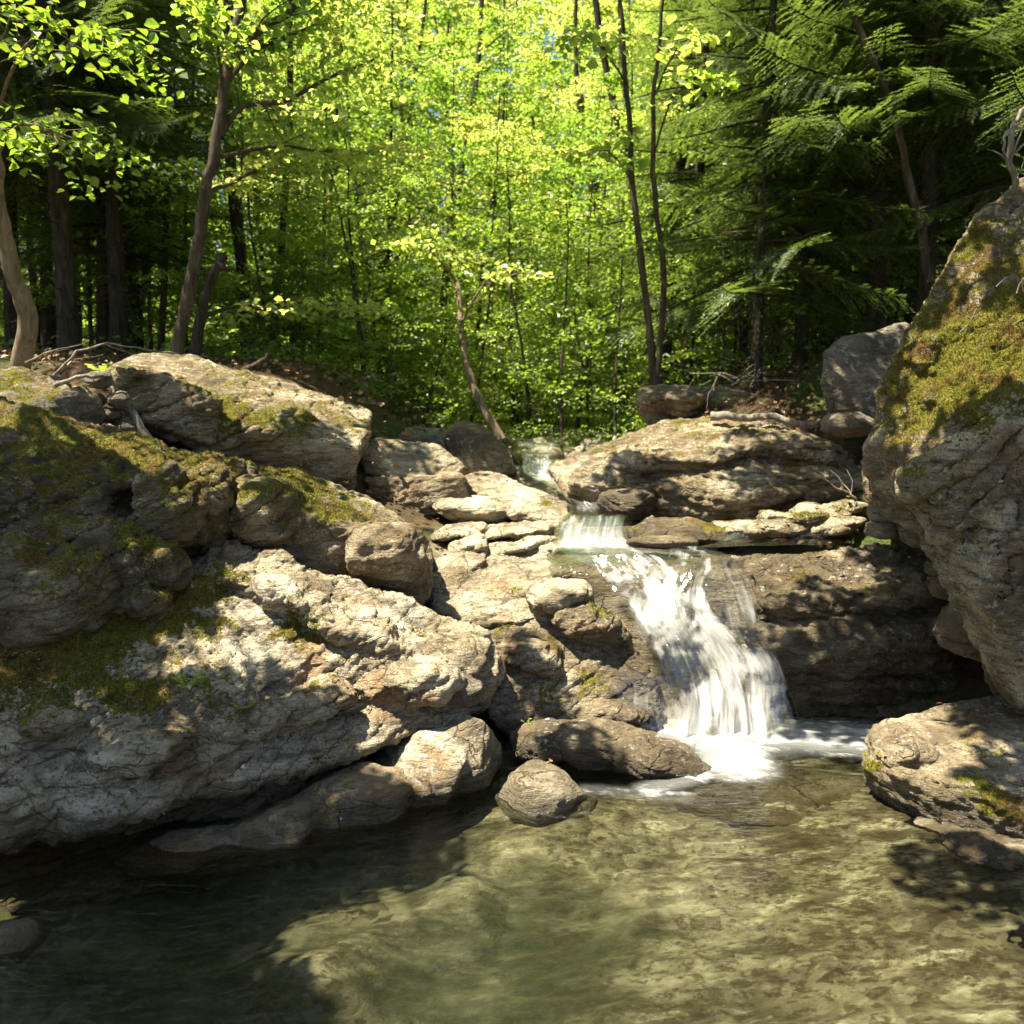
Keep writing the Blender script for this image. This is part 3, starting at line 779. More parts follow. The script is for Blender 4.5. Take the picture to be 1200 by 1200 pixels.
at_.data.foreach_set('vector', (ax * .42).astype(np.float32).ravel())
attr(me, 'foam', foam)
pool_o = link('pool_water', me, M_POOL)
pool_o.cycles.is_caustics_caster = True
tag(pool_o, 'clear green amber pool at the foot of the waterfall', 'water', kind='structure')

# stream from the forest down to the lip
st = [(600, 690, 506, 506, 20, 20, .0), (600, 690, 512, 513, 14, 14, .1), (598, 662, 524, 525, 11, 11, .3), (608, 650, 542, 543, 9.4, 9.4, .5), (612, 655, 560, 561, 8.95, 8.9, .72),
      (645, 702, 577, 578, 8.2, 8.2, .34), (668, 722, 600, 600, 7.5, 7.5, .38), (655, 745, 609, 609, 7.1, 7.1, .1), (652, 740, 615, 614, 6.78, 6.8, .34), (642, 748, 644, 641, 6.5, 6.55, .68),
      (640, 850, 652, 650, 6.3, 6.4, .4), (660, 872, 664, 660, 6.08, 6.1, .12), (690, 850, 671, 668, 5.94, 5.97, .1)]
o = flow_sheet('stream_water', st, M_WATER, 80, 22, .03, 1, lift=.03, arch=.02)
tag(o, 'stream running down over small steps to the lip', 'water', kind='structure')
# side channel on the shelf
o = flow_sheet('side_channel_water', [(860, 1030, 612, 622, 6.9, 6.7, .1), (850, 1010, 628, 632, 6.65, 6.6, .15), (835, 1000, 640, 640, 6.55, 6.55, .15), (790, 990, 650, 646, 6.35, 6.45, .1)], M_WATER, 60, 22, .02, 5, lift=.045, arch=.01)
tag(o, 'thin sheet of water on the shelf under the ledge', 'water', kind='structure')
# main fall: overlapping sheets of white water
def fall_material(name):
    t = NT(name)
    p = t.coord()
    fo = t.at('foam')
    fn = t.n('Attribute', {'attribute_name': 'flow'}).outputs['Vector']
    n = t.math('ADD', t.math('MULTIPLY', t.noise(fn, .8, 5, .55, .3), .7), t.math('MULTIPLY', t.noise(fn, 2.6, 4, .6, .2), .3))
    a = t.math('ADD', fo, t.math('MULTIPLY', t.math('SUBTRACT', n, .5), 2.9))
    a = t.math('SUBTRACT', a, t.math('MULTIPLY', t.step(t.noise(p, 3.2, 4, .6, .5), .42, .62), .75))
    a = t.math('MULTIPLY', t.step(a, .15, 1.05), t.step(fo, .01, .30))
    nb = t.bump(t.noise(fn, 1.5, 4, .6), .5, .05)
    df = t.n('BsdfDiffuse', Color=(.74, .74, .73), Normal=nb)
    tl = t.n('BsdfTranslucent', Color=(.74, .74, .73), Normal=nb)
    wf = t.n('MixShader', _0=.48, _1=df.outputs[0], _2=tl.outputs[0])
    tr = t.n('BsdfTransparent', Color=(.95, .95, .92))
    gl = t.n('BsdfGlossy', Color=(1, 1, 1), Roughness=.12, Normal=nb)
    fi = t.n('MixShader', _0=.07, _1=tr.outputs[0], _2=gl.outputs[0])
    return t.surf(t.n('MixShader', _0=t.math('MULTIPLY', a, .88), _1=fi.outputs[0], _2=wf.outputs[0]).outputs[0])


M_FALL = fall_material('falling_water')
obs = bpy.data.objects.new('waterfall', None)
COL.objects.link(obs)
obs.location = W(850, 870, 5.35)
tag(obs, 'white waterfall fanning down the bedrock step into the pool', 'waterfall')
sheets = [
    ([(684, 775, 662, 660, 6.0, 6.02, .35), (696, 800, 682, 676, 5.86, 5.9, .95), (722, 822, 712, 706, 5.72, 5.76, 1.0), (752, 842, 748, 742, 5.58, 5.62, .9), (772, 872, 790, 780, 5.46, 5.52, .5)], .05, (9, 2.0), .07),
    ([(775, 842, 656, 655, 6.02, 6.05, .3), (772, 840, 682, 676, 5.88, 5.9, .8), (762, 832, 712, 706, 5.74, 5.78, 1.0), (768, 850, 748, 742, 5.6, 5.64, .9), (790, 890, 795, 785, 5.46, 5.52, .5)], .09, (9, 2.0), .07),
    ([(738, 830, 722, 714, 5.70, 5.74, .3), (752, 868, 756, 746, 5.58, 5.62, .85), (766, 898, 800, 786, 5.46, 5.52, .8), (774, 918, 840, 822, 5.38, 5.43, .9), (776, 930, 874, 858, 5.31, 5.36, 1.0)], .07, (10, 1.7), .08),
    ([(760, 850, 745, 735, 5.6, 5.66, .1), (775, 895, 785, 770, 5.46, 5.52, .7), (782, 922, 830, 812, 5.36, 5.42, .9), (778, 936, 876, 862, 5.28, 5.33, 1.0)], .13, (14, 1.6), .10),
    ([(850, 905, 770, 765, 5.56, 5.58, .15), (856, 920, 800, 795, 5.46, 5.48, .95), (850, 932, 866, 856, 5.32, 5.34, 1.0)], .10, (12, 1.5), .06),
    ([(800, 872, 662, 660, 6.0, 6.05, .12), (815, 884, 690, 686, 5.9, 5.95, .2), (826, 898, 722, 716, 5.8, 5.84, .2), (838, 908, 765, 752, 5.64, 5.7, .2)], .05, (16, 1.5), .03)]
for i, (fs, lf, fr, th) in enumerate(sheets):
    o = flow_sheet('water_sheet', fs, M_FALL, 120, 34, th, 2 + 3 * i, None, fr, lift=lf, arch=.04)
    o.parent = obs
    o.data.transform(__import__('mathutils').Matrix.Translation(-Vector(obs.location)))
# thin veil over pale rock left of the fall
o = flow_sheet('water_veil', [(718, 790, 785, 795, 5.42, 5.44, .15), (714, 795, 815, 828, 5.34, 5.37, .32), (712, 800, 850, 862, 5.24, 5.3, .36)], M_FALL, 70, 30, .03, 14, None, (12, 1.5), lift=.05, arch=.02)
tag(o, 'thin veil of water over the pale rock left of the fall', 'water', kind='structure')
# ------------------------------------------------------------------ foliage materials
def leaf_material(name, dif, trans, dif2, trans2, share=.55, rough=.45):
    t = NT(name)
    k = t.at('tint')
    d = t.n('BsdfDiffuse', Color=t.mix(k, dif, dif2))
    tr = t.n('BsdfTranslucent', Color=t.mix(k, trans, trans2))
    s = t.n('MixShader', _0=share, _1=d.outputs[0], _2=tr.outputs[0]).outputs[0]
    g = t.n('BsdfGlossy', Color=(1, 1, 1), Roughness=rough)
    s = t.n('MixShader', _0=.045, _1=s, _2=g.outputs[0]).outputs[0]
    return t.surf(s)


def bark_material(name, a, b, c, sc=(9, 9, 1.6)):
    t = NT(name)
    p = t.coord()
    n1 = t.noise(t.map(p, sc), 2.2, 8, .7, .6)
    col = t.ramp(n1, [(.32, a), (.5, b), (.68, c)])
    col = t.mix(t.math('MULTIPLY', t.step(t.noise(p, 5, 5, .7), .55, .68), .6), col, (.09, .10, .045))
    h = t.noise(t.map(p, sc), 5, 8, .75, .8)
    bb = t.n('BsdfPrincipled', Base_Color=col, Roughness=.9, Normal=t.bump(h, .9, .03))
    bb.inputs['Specular IOR Level'].default_value = .15
    return t.surf(bb.outputs[0])


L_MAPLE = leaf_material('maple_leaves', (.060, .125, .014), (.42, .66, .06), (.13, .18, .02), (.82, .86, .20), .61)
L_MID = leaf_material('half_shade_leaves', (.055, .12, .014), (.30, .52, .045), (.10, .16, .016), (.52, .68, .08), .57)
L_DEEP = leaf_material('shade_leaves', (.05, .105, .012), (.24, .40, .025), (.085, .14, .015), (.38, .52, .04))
L_FIR = leaf_material('fir_needles', (.050, .088, .020), (.12, .19, .03), (.13, .18, .035), (.30, .40, .06), .45)
B_DARK = bark_material('dark_bark', (.022, .017, .012), (.06, .047, .034), (.115, .095, .072))
B_BIRCH = bark_material('grey_brown_bark', (.03, .023, .016), (.085, .066, .046), (.17, .138, .10))
B_PALE = bark_material('pale_tan_bark', (.12, .085, .055), (.25, .19, .125), (.36, .29, .2))
B_DEAD = bark_material('dead_grey_wood', (.12, .105, .085), (.27, .24, .2), (.42, .38, .32))


def leaf_mesh(name, C, A, N, S, tint, wide=.42):
    C, A, N, S = map(lambda a: np.asarray(a, np.float32), (C, A, N, S))
    A = A / (np.linalg.norm(A, axis=1)[:, None] + 1e-9)
    B = np.cross(N, A); B /= np.linalg.norm(B, axis=1)[:, None] + 1e-9
    N = np.cross(A, B)
    tpl = np.array([(0, 0, 0), (-.75, .28, .16), (-.95, .62, .12), (0, 1, -.12), (.95, .62, .12), (.75, .28, .16)], np.float32)
    n = len(C)
    v = C[:, None, :] + S[:, None, None] * (A[:, None, :] * tpl[None, :, 1:2] + B[:, None, :] * (tpl[None, :, 0:1] * wide) + N[:, None, :] * tpl[None, :, 2:3])
    b = np.arange(n)[:, None] * 6
    q = np.concatenate([b + np.array([[0, 3, 2, 1]]), b + np.array([[0, 5, 4, 3]])])
    me = np_mesh(name, v.reshape(-1, 3), q, smooth=False)
    attr(me, 'tint', np.repeat(np.asarray(tint, np.float32), 6))
    return me


def rnd_leaves(rs, C, ls, tiltv=.55, droop=.25, tbase=None):
    n = len(C)
    th = rs.uniform(0, 2 * math.pi, n)
    A = np.stack([np.cos(th), np.sin(th), rs.normal(-droop, .3, n)], 1)
    N = np.stack([rs.normal(0, tiltv, n), rs.normal(0, tiltv, n), np.ones(n)], 1)
    S = ls * rs.uniform(.55, 1.25, n)
    tint = np.clip(rs.normal(.4, .3, n) if tbase is None else tbase + rs.normal(0, .22, n), 0, 1)
    return A, N, S, tint


def wiggle(rs, a, d, L, n, bend, up=0.0):
    """polyline from a along d, length L, wandering"""
    d = unit(d); p = np.array(a, float); out = [p.copy()]
    for i in range(n):
        d = unit(d + rs.normal(0, bend, 3) + np.array([0, 0, up]))
        p = p + d * L / n
        out.append(p.copy())
    return np.array(out)


def along(pts, t):
    s = t * (len(pts) - 1); k = min(int(s), len(pts) - 2)
    return pts[k] + (pts[k + 1] - pts[k]) * (s - k), unit(pts[k + 1] - pts[k])


def dress(rs, T, C, TB, limb, L, r, lpt, nsub, jit=.11):
    """side twigs and leaf positions along a limb"""
    tb = rs.uniform(-.1, 1.0)
    for j in range(nsub):
        t = .22 + .78 * (j + rs.uniform(0, 1)) / nsub
        p, d = along(limb, min(t, .999))
        side = unit(np.cross(d, (0, 0, 1)) + 1e-6) * (1 if j % 2 else -1)
        sd = unit(side * rs.uniform(.6, 1.1) + d * rs.uniform(.4, .9) + np.array([0, 0, rs.normal(.0, .22)]))
        sl = L * rs.uniform(.28, .52) * (1.25 - .7 * t)
        tw = wiggle(rs, p, sd, sl, 4, .16, -.02)
        T.add(tw, np.linspace(max(r * .32 * (1.1 - t), .004), .0025, 5), 4)
        m = max(3, int(lpt * rs.uniform(.6, 1.3)))
        s = rs.uniform(.1, 1.08, m) ** .8 * 4
        k = np.minimum(s.astype(int), 3)
        q = tw[k] + (tw[k + 1] - tw[k]) * (s - k)[:, None]
        q = q + rs.normal(0, 1, (m, 3)) * np.array([jit, jit, jit * .30]) * (.5 + .8 * sl)
        C.append(q); TB.append(np.full(m, np.clip(tb + rs.normal(0, .12), 0, 1)))


def broadleaf(seed, H=11., r0=.10, z0=1.6, spread=2.6, nl=26, nsub=9, lpt=30, ls=.085, lean=.06, mat=None, forks=1):
    rs = np.random.RandomState(seed)
    T, C, TB = Tubes(), [], []
    for f in range(forks):
        d = np.array([rs.normal(0, lean), rs.normal(0, lean), 1.]) + (0 if forks == 1 else .12) * np.array([math.cos(f * 2.4), math.sin(f * 2.4), 0])
        tr = wiggle(rs, (rs.normal(0, .1) * (f > 0), rs.normal(0, .1) * (f > 0), -.35), d, H, 14, .045, .02)
        rr = r0 * np.linspace(1, .12, 15) ** .85
        rr[0] *= 1.5
        T.add(tr, rr, 9, .12, seed)
        for i in range(nl // forks):
            t = z0 / H + (1 - z0 / H) * ((i + rs.uniform(0, .9)) / (nl // forks)) * .97
            p, dd = along(tr, min(t, .99))
            az = i * 2.4 + rs.uniform(-.5, .5)
            prof = math.sin(math.pi * min(max((t - z0 / H) / (1 - z0 / H) * .82 + .16, 0), 1)) ** .7
            L = spread * prof * rs.uniform(.7, 1.15) + .3
            el = rs.uniform(.10, .65) * (.5 + .8 * t)
            limb = wiggle(rs, p, (math.cos(az), math.sin(az), el), L, 7, .13, -.05)
            lr = max(.32 * r0 * (1.15 - t), .008)
            T.add(limb, lr * np.linspace(1, .2, 8), 6)
            dress(rs, T, C, TB, limb, L, lr, lpt, nsub)
    C = np.concatenate(C); TB = np.concatenate(TB)
    A, N, S, tint = rnd_leaves(rs, C, ls, tbase=TB)
    return T.mesh('trunk'), leaf_mesh('crown', C, A, N, S, tint)


def conifer(seed, H=10., r0=.12, z0=2.0, R=1.9, nb=80, dead=26, droop=.30, dens=1.0):
    rs = np.random.RandomState(seed)
    T = Tubes()
    tr = wiggle(rs, (0, 0, -.35), (rs.normal(0, .02), rs.normal(0, .02), 1), H, 12, .012, .02)
    rr = r0 * np.linspace(1, .06, 13) ** .9; rr[0] *= 1.35
    T.add(tr, rr, 9, .14, seed)
    vs_, ti = [], []
    for i in range(nb):
        t = (z0 + (H - z0) * ((i + rs.uniform(0, 1)) / nb) ** 1.15) / H
        p, _ = along(tr, min(t, .985))
        fr = (t * H - z0) / (H - z0)
        L = R * (1 - fr) ** .75 * rs.uniform(.6, 1.15) + .18
        az = i * 2.4 + rs.uniform(-.6, .6)
        n = 9
        dirh = np.array([math.cos(az), math.sin(az), 0])
        s = np.linspace(0, 1, n)
        zz = L * (rs.uniform(-.02, .2) * s - (droop * rs.uniform(.5, 1.7)) * s ** 1.6 + .10 * s ** 5)
        wob = rs.normal(0, .04, 3)
        bp = p[None, :] + dirh[None, :] * (L * s)[:, None] + np.stack([0 * s, 0 * s, zz], 1) + (s ** 2)[:, None] * wob[None, :]
        T.add(bp, np.linspace(.016 * (1.2 - fr) + .004, .003, n), 5)
        nt_ = max(6, int(L * 29 * dens))
        side0 = np.cross(dirh, (0, 0, 1))
        roll = rs.normal(0, .4)
        for j in range(nt_):
            tt = .16 + .84 * (j + rs.uniform(0, 1)) / nt_
            q, d = along(bp, min(tt, .999))
            sg = 1 if j % 2 else -1
            sdv = unit(side0 * sg * rs.uniform(.7, 1.0) + d * rs.uniform(.5, .9) + np.array([0, 0, sg * roll - rs.uniform(.05, .35)]))
            tl = (.40 * L * (1.05 - tt) ** .8 + .09) * rs.uniform(.6, 1.1)
            k = max(4, int(tl / .021))
            u = (np.arange(k) + .5) / k
            c = q[None, :] + sdv[None, :] * (tl * u)[:, None] + np.array([0, 0, -1.])[None, :] * (.12 * tl * u ** 2)[:, None]
            lat = np.cross(sdv, (0, 0, 1)); lat = unit(lat)
            nl = .036 * (1.1 - .6 * u) + .008
            tv = np.clip(.15 + .5 * u * tt + rs.normal(0, .12), 0, 1)
            for s2 in (-1, 1):
                dv = lat * s2 * .8 + sdv * .75 + rs.normal(0, .22, (k, 3))
                a = c; tip = c + dv * nl[:, None]
                wv = sdv * .0085
                tri = np.stack([a - wv, a + wv, tip], 1)
                vs_.append(tri.reshape(-1, 3)); ti.append(np.repeat(tv, 3))
    for i in range(dead):
        t = rs.uniform(.06, max(z0 / H * 1.15, .1))
        p, _ = along(tr, t)
        az = rs.uniform(0, 6.28)
        tw = wiggle(rs, p, (math.cos(az), math.sin(az), rs.normal(-.1, .3)), rs.uniform(.3, 1.1), 5, .2, -.04)
        T.add(tw, np.linspace(.009, .002, 6), 4)
        for k in range(3):
            q, d = along(tw, rs.uniform(.3, .9))
            T.add(wiggle(rs, q, d + rs.normal(0, .7, 3), rs.uniform(.12, .4), 3, .2), np.linspace(.004, .0015, 4), 3)
    v = np.concatenate(vs_)
    me = np_mesh('crown', v, tris=np.arange(len(v)).reshape(-1, 3), smooth=False)
    attr(me, 'tint', np.concatenate(ti))
    return T.mesh('trunk'), me


def gz(x, y):
    return float(ground_z(np.array([x]), np.array([y]))[0])


def plant_tree(name, label, proto, mats, loc, rot=0., sc=1., group=None, cat='tree'):
    e = bpy.data.objects.new(name, None)
    COL.objects.link(e)
    e.location = loc
    e.rotation_euler = (0, 0, rot)
    e.scale = (sc, sc, sc)
    tag(e, label, cat, group)
    for nm, me, m in zip(('trunk', 'crown'), proto, mats):
        if me is None: continue
        if not me.materials: me.materials.append(m)
        o = bpy.data.objects.new(nm, me)
        COL.objects.link(o)
        o.parent = e
    return e


def at_px(px, d, dz=0.):
    """ground point d metres ahead in the photo column px"""
    z = gz(0, d)
    for _ in range(4):
        x, y, _z = V(px, d, z)
        z = gz(x, d)
    return (x, d, z + dz)


# prototypes
MAPLES = [broadleaf(100 + i, H=h, z0=z0, spread=sp, nl=nl, r0=r0 * .68, lpt=46, nsub=8, ls=.098, lean=ln) for i, (h, z0, sp, nl, r0, ln) in enumerate(
    [(11, 1.0, 2.9, 24, .09, .06), (13, 1.4, 3.2, 25, .11, .05), (9.5, .8, 2.5, 22, .075, .09), (14.5, 2.0, 3.2, 27, .12, .04), (12, 1.5, 3.0, 24, .10, .06), (10, 1.0, 2.7, 22, .08, .08)])]
SAPS = [broadleaf(140 + i, H=h, z0=.3, spread=1.3, nl=14, r0=.03, lpt=16, nsub=6, ls=.075, lean=.15) for i, h in enumerate([3.2, 4.6, 2.2])]
POLES = [broadleaf(160 + i, H=h, z0=z0, spread=1.3, nl=8, r0=r0, lpt=7, nsub=5, ls=.085, lean=.05) for i, (h, z0, r0) in enumerate([(13, 6.5, .07), (11, 5.0, .05), (14, 7.5, .095)])]
FIRS = [conifer(200 + i, H=h, z0=z0, R=R, nb=nb, r0=r0, dead=dd) for i, (h, z0, R, nb, r0, dd) in enumerate(
    [(10, 1.9, 1.7, 120, .09, 40), (12, 2.6, 1.9, 125, .115, 44), (8, 1.3, 1.45, 100, .065, 30), (14, 3.4, 2.1, 125, .135, 48)])]
MP, DP, FR, PO = (B_BIRCH, L_MAPLE), (B_DARK, L_DEEP), (B_DARK, L_FIR), (B_DARK, L_MAPLE)

rr = random.Random(21)
# bright maples of the sunlit centre
G1 = 'sunlit maples behind the stream'
for i, (px, d, hgt) in enumerate([
        (335, 11.2, 4.4), (430, 12.0, 4.6), (545, 13.4, 5.0), (690, 14.2, 5.4), (285, 12.2, 5.4),
        (370, 14.0, 6.6), (450, 14.8, 6.4), (520, 15.4, 7.0), (600, 16.0, 6.8), (672, 16.4, 7.4), (745, 16.8, 7.6),
        (320, 17.5, 9.5), (420, 18.2, 9.0), (500, 19.0, 9.6), (580, 19.4, 9.4), (655, 20, 10), (730, 20.5, 10.4), (810, 19.5, 9.0),
        (350, 22.5, 12.5), (455, 23.5, 12.8), (550, 24.5, 13.4), (640, 24.5, 12.4), (720, 25, 13.8), (820, 24, 12.5), (150, 21, 10), (900, 22, 11), (1000, 24, 13), (60, 25, 14), (1100, 22, 12), (1180, 25, 14), (-60, 22, 12),
        (300, 28, 15), (420, 29, 16), (540, 30, 16), (660, 30, 15), (780, 29, 16)]):
    k = rr.randrange(6)
    if hgt < 6: k = (2, 5)[i % 2]
    s = hgt / [11, 13, 9.5, 14.5, 12, 10][k]
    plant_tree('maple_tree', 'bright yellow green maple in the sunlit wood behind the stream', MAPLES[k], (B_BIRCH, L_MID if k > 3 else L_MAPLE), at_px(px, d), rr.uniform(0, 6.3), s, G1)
# dark firs, left
for i, (px, d, k, s, lab) in enumerate([
        (82, 9.6, 1, .95, 'thick dark trunked hemlock standing behind the mossy hump at the left'),
        (140, 10.6, 3, .8, 'tall dark hemlock between the thick trunk and the leaning birch'),
        (120, 11.8, 0, 1.0, 'dark hemlock half hidden behind the thick trunked one'),
        (18, 11.2, 3, .8, 'dark hemlock behind the pale crooked sapling'),
        (-70, 10.0, 1, 1.0, 'dark hemlock at the edge, left of the pale crooked sapling'),
        (165, 13.2, 0, 1.1, 'dark hemlock just left of the leaning birch, showing its boughs against the sky')]):
    plant_tree('hemlock_tree', lab, FIRS[k], FR, at_px(px, d), rr.uniform(0, 6.3), s)
# dark firs, right
for i, (px, d, k, s, lab) in enumerate([
        (885, 9.8, 2, 1.05, 'hemlock with pale green spray tips hanging over the layered ledge'),
        (935, 10.6, 0, .95, 'hemlock with dead lower twigs behind the mossy topped grey boulder'),
        (1025, 9.9, 1, .95, 'dark hemlock right behind the upright grey boulder'),
        (1082, 9.4, 3, .75, 'thickest hemlock trunk rising beside the tall mossy rock'),
        (980, 12.2, 3, .9, 'slim dark hemlock left of the upright grey boulder'),
        (1130, 11.0, 1, 1.0, 'dark hemlock behind the top of the tall mossy rock'),
        (1200, 9.0, 0, 1.05, 'dark hemlock over the crest of the tall mossy rock'),
        (800, 12.8, 0, 1.05, 'hemlock with drooping shaded boughs beside the paired thin stems'),
        (865, 13.6, 1, 1.0, 'taller hemlock in the gap behind the pale tipped one')]):
    plant_tree('hemlock_tree', lab, FIRS[k], FR, at_px(px, d), rr.uniform(0, 6.3), s)
# deeper dark firs
G2 = 'dark hemlocks deeper in the wood'
for px, d, k in [(960, 16, 3), (1060, 15, 1), (1150, 14.5, 3), (1230, 13, 1), (60, 15, 3), (-20, 14, 1), (150, 17, 1), (-90, 15, 0), (900, 18, 1), (780, 20, 0), (610, 21, 2), (455, 16.5, 2), (1010, 19, 3)]:
    plant_tree('hemlock_tree', 'dark hemlock in the deep shade of the wood', FIRS[k], FR, at_px(px, d), rr.uniform(0, 6.3), rr.uniform(.9, 1.15), G2)
G5 = 'green maples in the half shade among the hemlocks'
for i, (px, d, hgt) in enumerate([(110, 12.6, 6.5), (232, 13.6, 7.0), (20, 13.2, 7), (-50, 12.2, 7), (180, 15.5, 8), (838, 14.6, 6.0), (930, 15, 7.5), (1012, 14, 7), (1090, 13, 6.5), (1165, 13.5, 7.5), (880, 17, 9), (1050, 18, 10)]):
    k = 4 + i % 2
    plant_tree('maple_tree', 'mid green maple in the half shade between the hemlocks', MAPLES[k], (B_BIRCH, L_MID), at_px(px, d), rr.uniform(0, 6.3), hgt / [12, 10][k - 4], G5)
# thin poles
G3 = 'thin dark stems in the shaded wood'
for i in range(58):
    px = rr.choice([rr.uniform(440, 780), rr.uniform(760, 1110), rr.uniform(760, 1110), rr.uniform(300, 460), rr.uniform(700, 1110), rr.uniform(-30, 330)])
    d = rr.uniform(16.5, 24) if 380 < px < 720 else rr.uniform(11.5, 22)
    plant_tree('pole_tree', 'thin dark trunk in the shaded wood behind the rocks', POLES[rr.randrange(3)], PO, at_px(px, d), rr.uniform(0, 6.3), rr.uniform(.7, 1.1), G3)
# saplings near the ground
G4 = 'green saplings under the trees'
for i in range(46):
    px = rr.choice([rr.uniform(430, 770), rr.uniform(280, 460), rr.uniform(760, 1060)])
    d = rr.uniform(10.8, 20)
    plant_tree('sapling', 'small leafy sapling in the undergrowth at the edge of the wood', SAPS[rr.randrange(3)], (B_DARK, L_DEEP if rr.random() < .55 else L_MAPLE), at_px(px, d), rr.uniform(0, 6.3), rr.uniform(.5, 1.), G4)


# trees with a drawn habit ------------------------------------------------------
def drawn_tree(name, label, paths, mats, leaf=None, cat='tree', seed=1, sides=10):
    """paths: list of (pixel points with distance, radius at start, radius at end, leaves per twig)"""
    rs = np.random.RandomState(seed)
    T, C, TB = Tubes(), [], []
    b = np.array(W(*paths[0][0][0]))
    for pts, r1, r2, lp in paths:
        P = np.array([W(*p) for p in pts]) - b
        n = (len(P) - 1) * 5 + 1
        s = np.linspace(0, len(P) - 1, n)
        k = np.minimum(s.astype(int), len(P) - 2); f = (s - k)[:, None]
        m1 = np.clip(k - 1, 0, None); p2 = np.clip(k + 2, None, len(P) - 1)
        Q = .5 * (2 * P[k] + (P[k + 1] - P[m1]) * f + (2 * P[m1] - 5 * P[k] + 4 * P[k + 1] - P[p2]) * f ** 2 + (3 * P[k] - P[m1] - 3 * P[k + 1] + P[p2]) * f ** 3)
        Q = Q + .012 * rs.normal(size=Q.shape) * np.linspace(.3, 1, n)[:, None]
        T.add(Q, np.linspace(r1, r2, n), sides, .15, seed)
        if lp:
            L = np.linalg.norm(Q[-1] - Q[0])
            dress(rs, T, C, TB, Q, max(L, .8), r1, lp[0], lp[1], lp[2] if len(lp) > 2 else .11)
    e = bpy.data.objects.new(name, None)
    COL.objects.link(e); e.location = b
    tag(e, label, cat)
    link('trunk', T.mesh('trunk'), mats[0], e)
    if C:
        C = np.concatenate(C); TB = np.concatenate(TB)
        A, N, S, tint = rnd_leaves(rs, C, leaf, tbase=TB)
        link('crown', leaf_mesh('crown', C, A, N, S, tint), mats[1], e)
    return e


drawn_tree('birch_tree', 'leaning grey barked birch with long side limbs above the bank slab', [
    ([(203, 432, 8.4), (222, 340, 8.4), (241, 230, 8.4), (258, 140, 8.45), (270, 60, 8.5), (285, -20, 8.6), (300, -110, 8.7)], .064, .034, None),
    ([(268, 75, 8.5), (300, 40, 8.6), (345, 8, 8.8), (400, -50, 9.1)], .048, .022, (44, 9)),
    ([(258, 160, 8.45), (285, 125, 8.6), (340, 116, 8.9), (400, 84, 9.3), (450, 66, 9.7)], .032, .009, (44, 13)),
    ([(264, 100, 8.5), (300, 60, 8.8), (360, 32, 9.2), (410, 10, 9.6)], .026, .009, (40, 12)),
    ([(250, 185, 8.45), (330, 172, 8.9), (400, 180, 9.3), (470, 176, 9.7)], .022, .006, (44, 13)),
    ([(243, 225, 8.4), (290, 205, 8.7), (330, 185, 9.0)], .024, .007, (40, 9)),
    ([(262, 112, 8.5), (255, 55, 8.3), (238, 0, 8.1)], .02, .007, (30, 8)),
    ([(246, 210, 8.4), (200, 190, 8.8), (150, 195, 9.2)], .018, .005, (30, 9))], (B_BIRCH, L_MAPLE), .08, seed=4)
drawn_tree('snag_tree', 'short dark snag with a broken top and one long bare branch beside the birch', [
    ([(224, 432, 8.7), (236, 372, 8.7), (245, 335, 8.7), (258, 306, 8.7), (262, 300, 8.7)], .055, .036, None),
    ([(240, 372, 8.7), (275, 360, 8.9), (340, 359, 9.3), (420, 357, 9.8)], .022, .007, (36, 11)),
    ([(256, 312, 8.7), (266, 314, 8.65)], .05, .02, None)], (B_DARK, L_MAPLE), .08, seed=8)
drawn_tree('sapling', 'crooked pale barked young tree leaning in at the left edge', [
    ([(22, 440, 7.4), (33, 372, 7.3), (16, 325, 7.2), (2, 262, 7.1), (-8, 180, 7.0), (-20, 90, 6.8), (-30, -40, 6.6)], .085, .03, None),
    ([(-12, 150, 7.0), (30, 55, 6.4), (75, 32, 6.1), (112, 40, 5.9)], .014, .004, (26, 11, .13)),
    ([(-8, 190, 7.0), (20, 150, 6.5), (55, 150, 6.2), (70, 170, 6.0)], .012, .004, (26, 11, .13)),
    ([(-20, 120, 6.8), (-10, 60, 6.2), (20, 10, 5.9)], .012, .004, (9, 6, .08))], (B_PALE, L_DEEP), .078, seed=5)
drawn_tree('alder_tree', 'pair of thin bending stems with large bright leaves right of the sunlit maples', [
    ([(768, 455, 10.2), (758, 360, 10.2), (742, 220, 10.1), (733, 80, 10), (728, -40, 9.9)], .05, .018, None),
    ([(768, 455, 10.2), (778, 330, 10.1), (765, 200, 9.8), (768, 90, 9.5), (780, -20, 9.3)], .04, .015, None),
    ([(766, 180, 9.8), (790, 110, 9.2), (812, 90, 8.8), (835, 95, 8.6)], .012, .004, (9, 8, .09)),
    ([(768, 110, 9.5), (790, 60, 9.0), (815, 40, 8.7)], .012, .004, (9, 7, .09)),
    ([(740, 210, 10.1), (715, 180, 9.7), (690, 175, 9.4)], .012, .004, (12, 7)),
    ([(735, 100, 10), (700, 50, 9.6), (670, 40, 9.3)], .012, .004, (12, 8))], (B_BIRCH, L_MAPLE), .115, seed=9)
drawn_tree('leaning_tree', 'tan slanting trunk rising from the stream bank behind the dark rounded boulder', [
    ([(588, 515, 11.0), (562, 470, 11.1), (547, 430, 11.2), (540, 375, 11.4), (536, 330, 11.6)], .06, .028, None),
    ([(540, 380, 11.3), (570, 330, 11.0), (610, 320, 10.7)], .02, .005, (18, 8)),
    ([(535, 330, 11.4), (500, 290, 11.1), (460, 285, 10.8)], .02, .005, (18, 8))], (B_PALE, L_MAPLE), .085, seed=10)
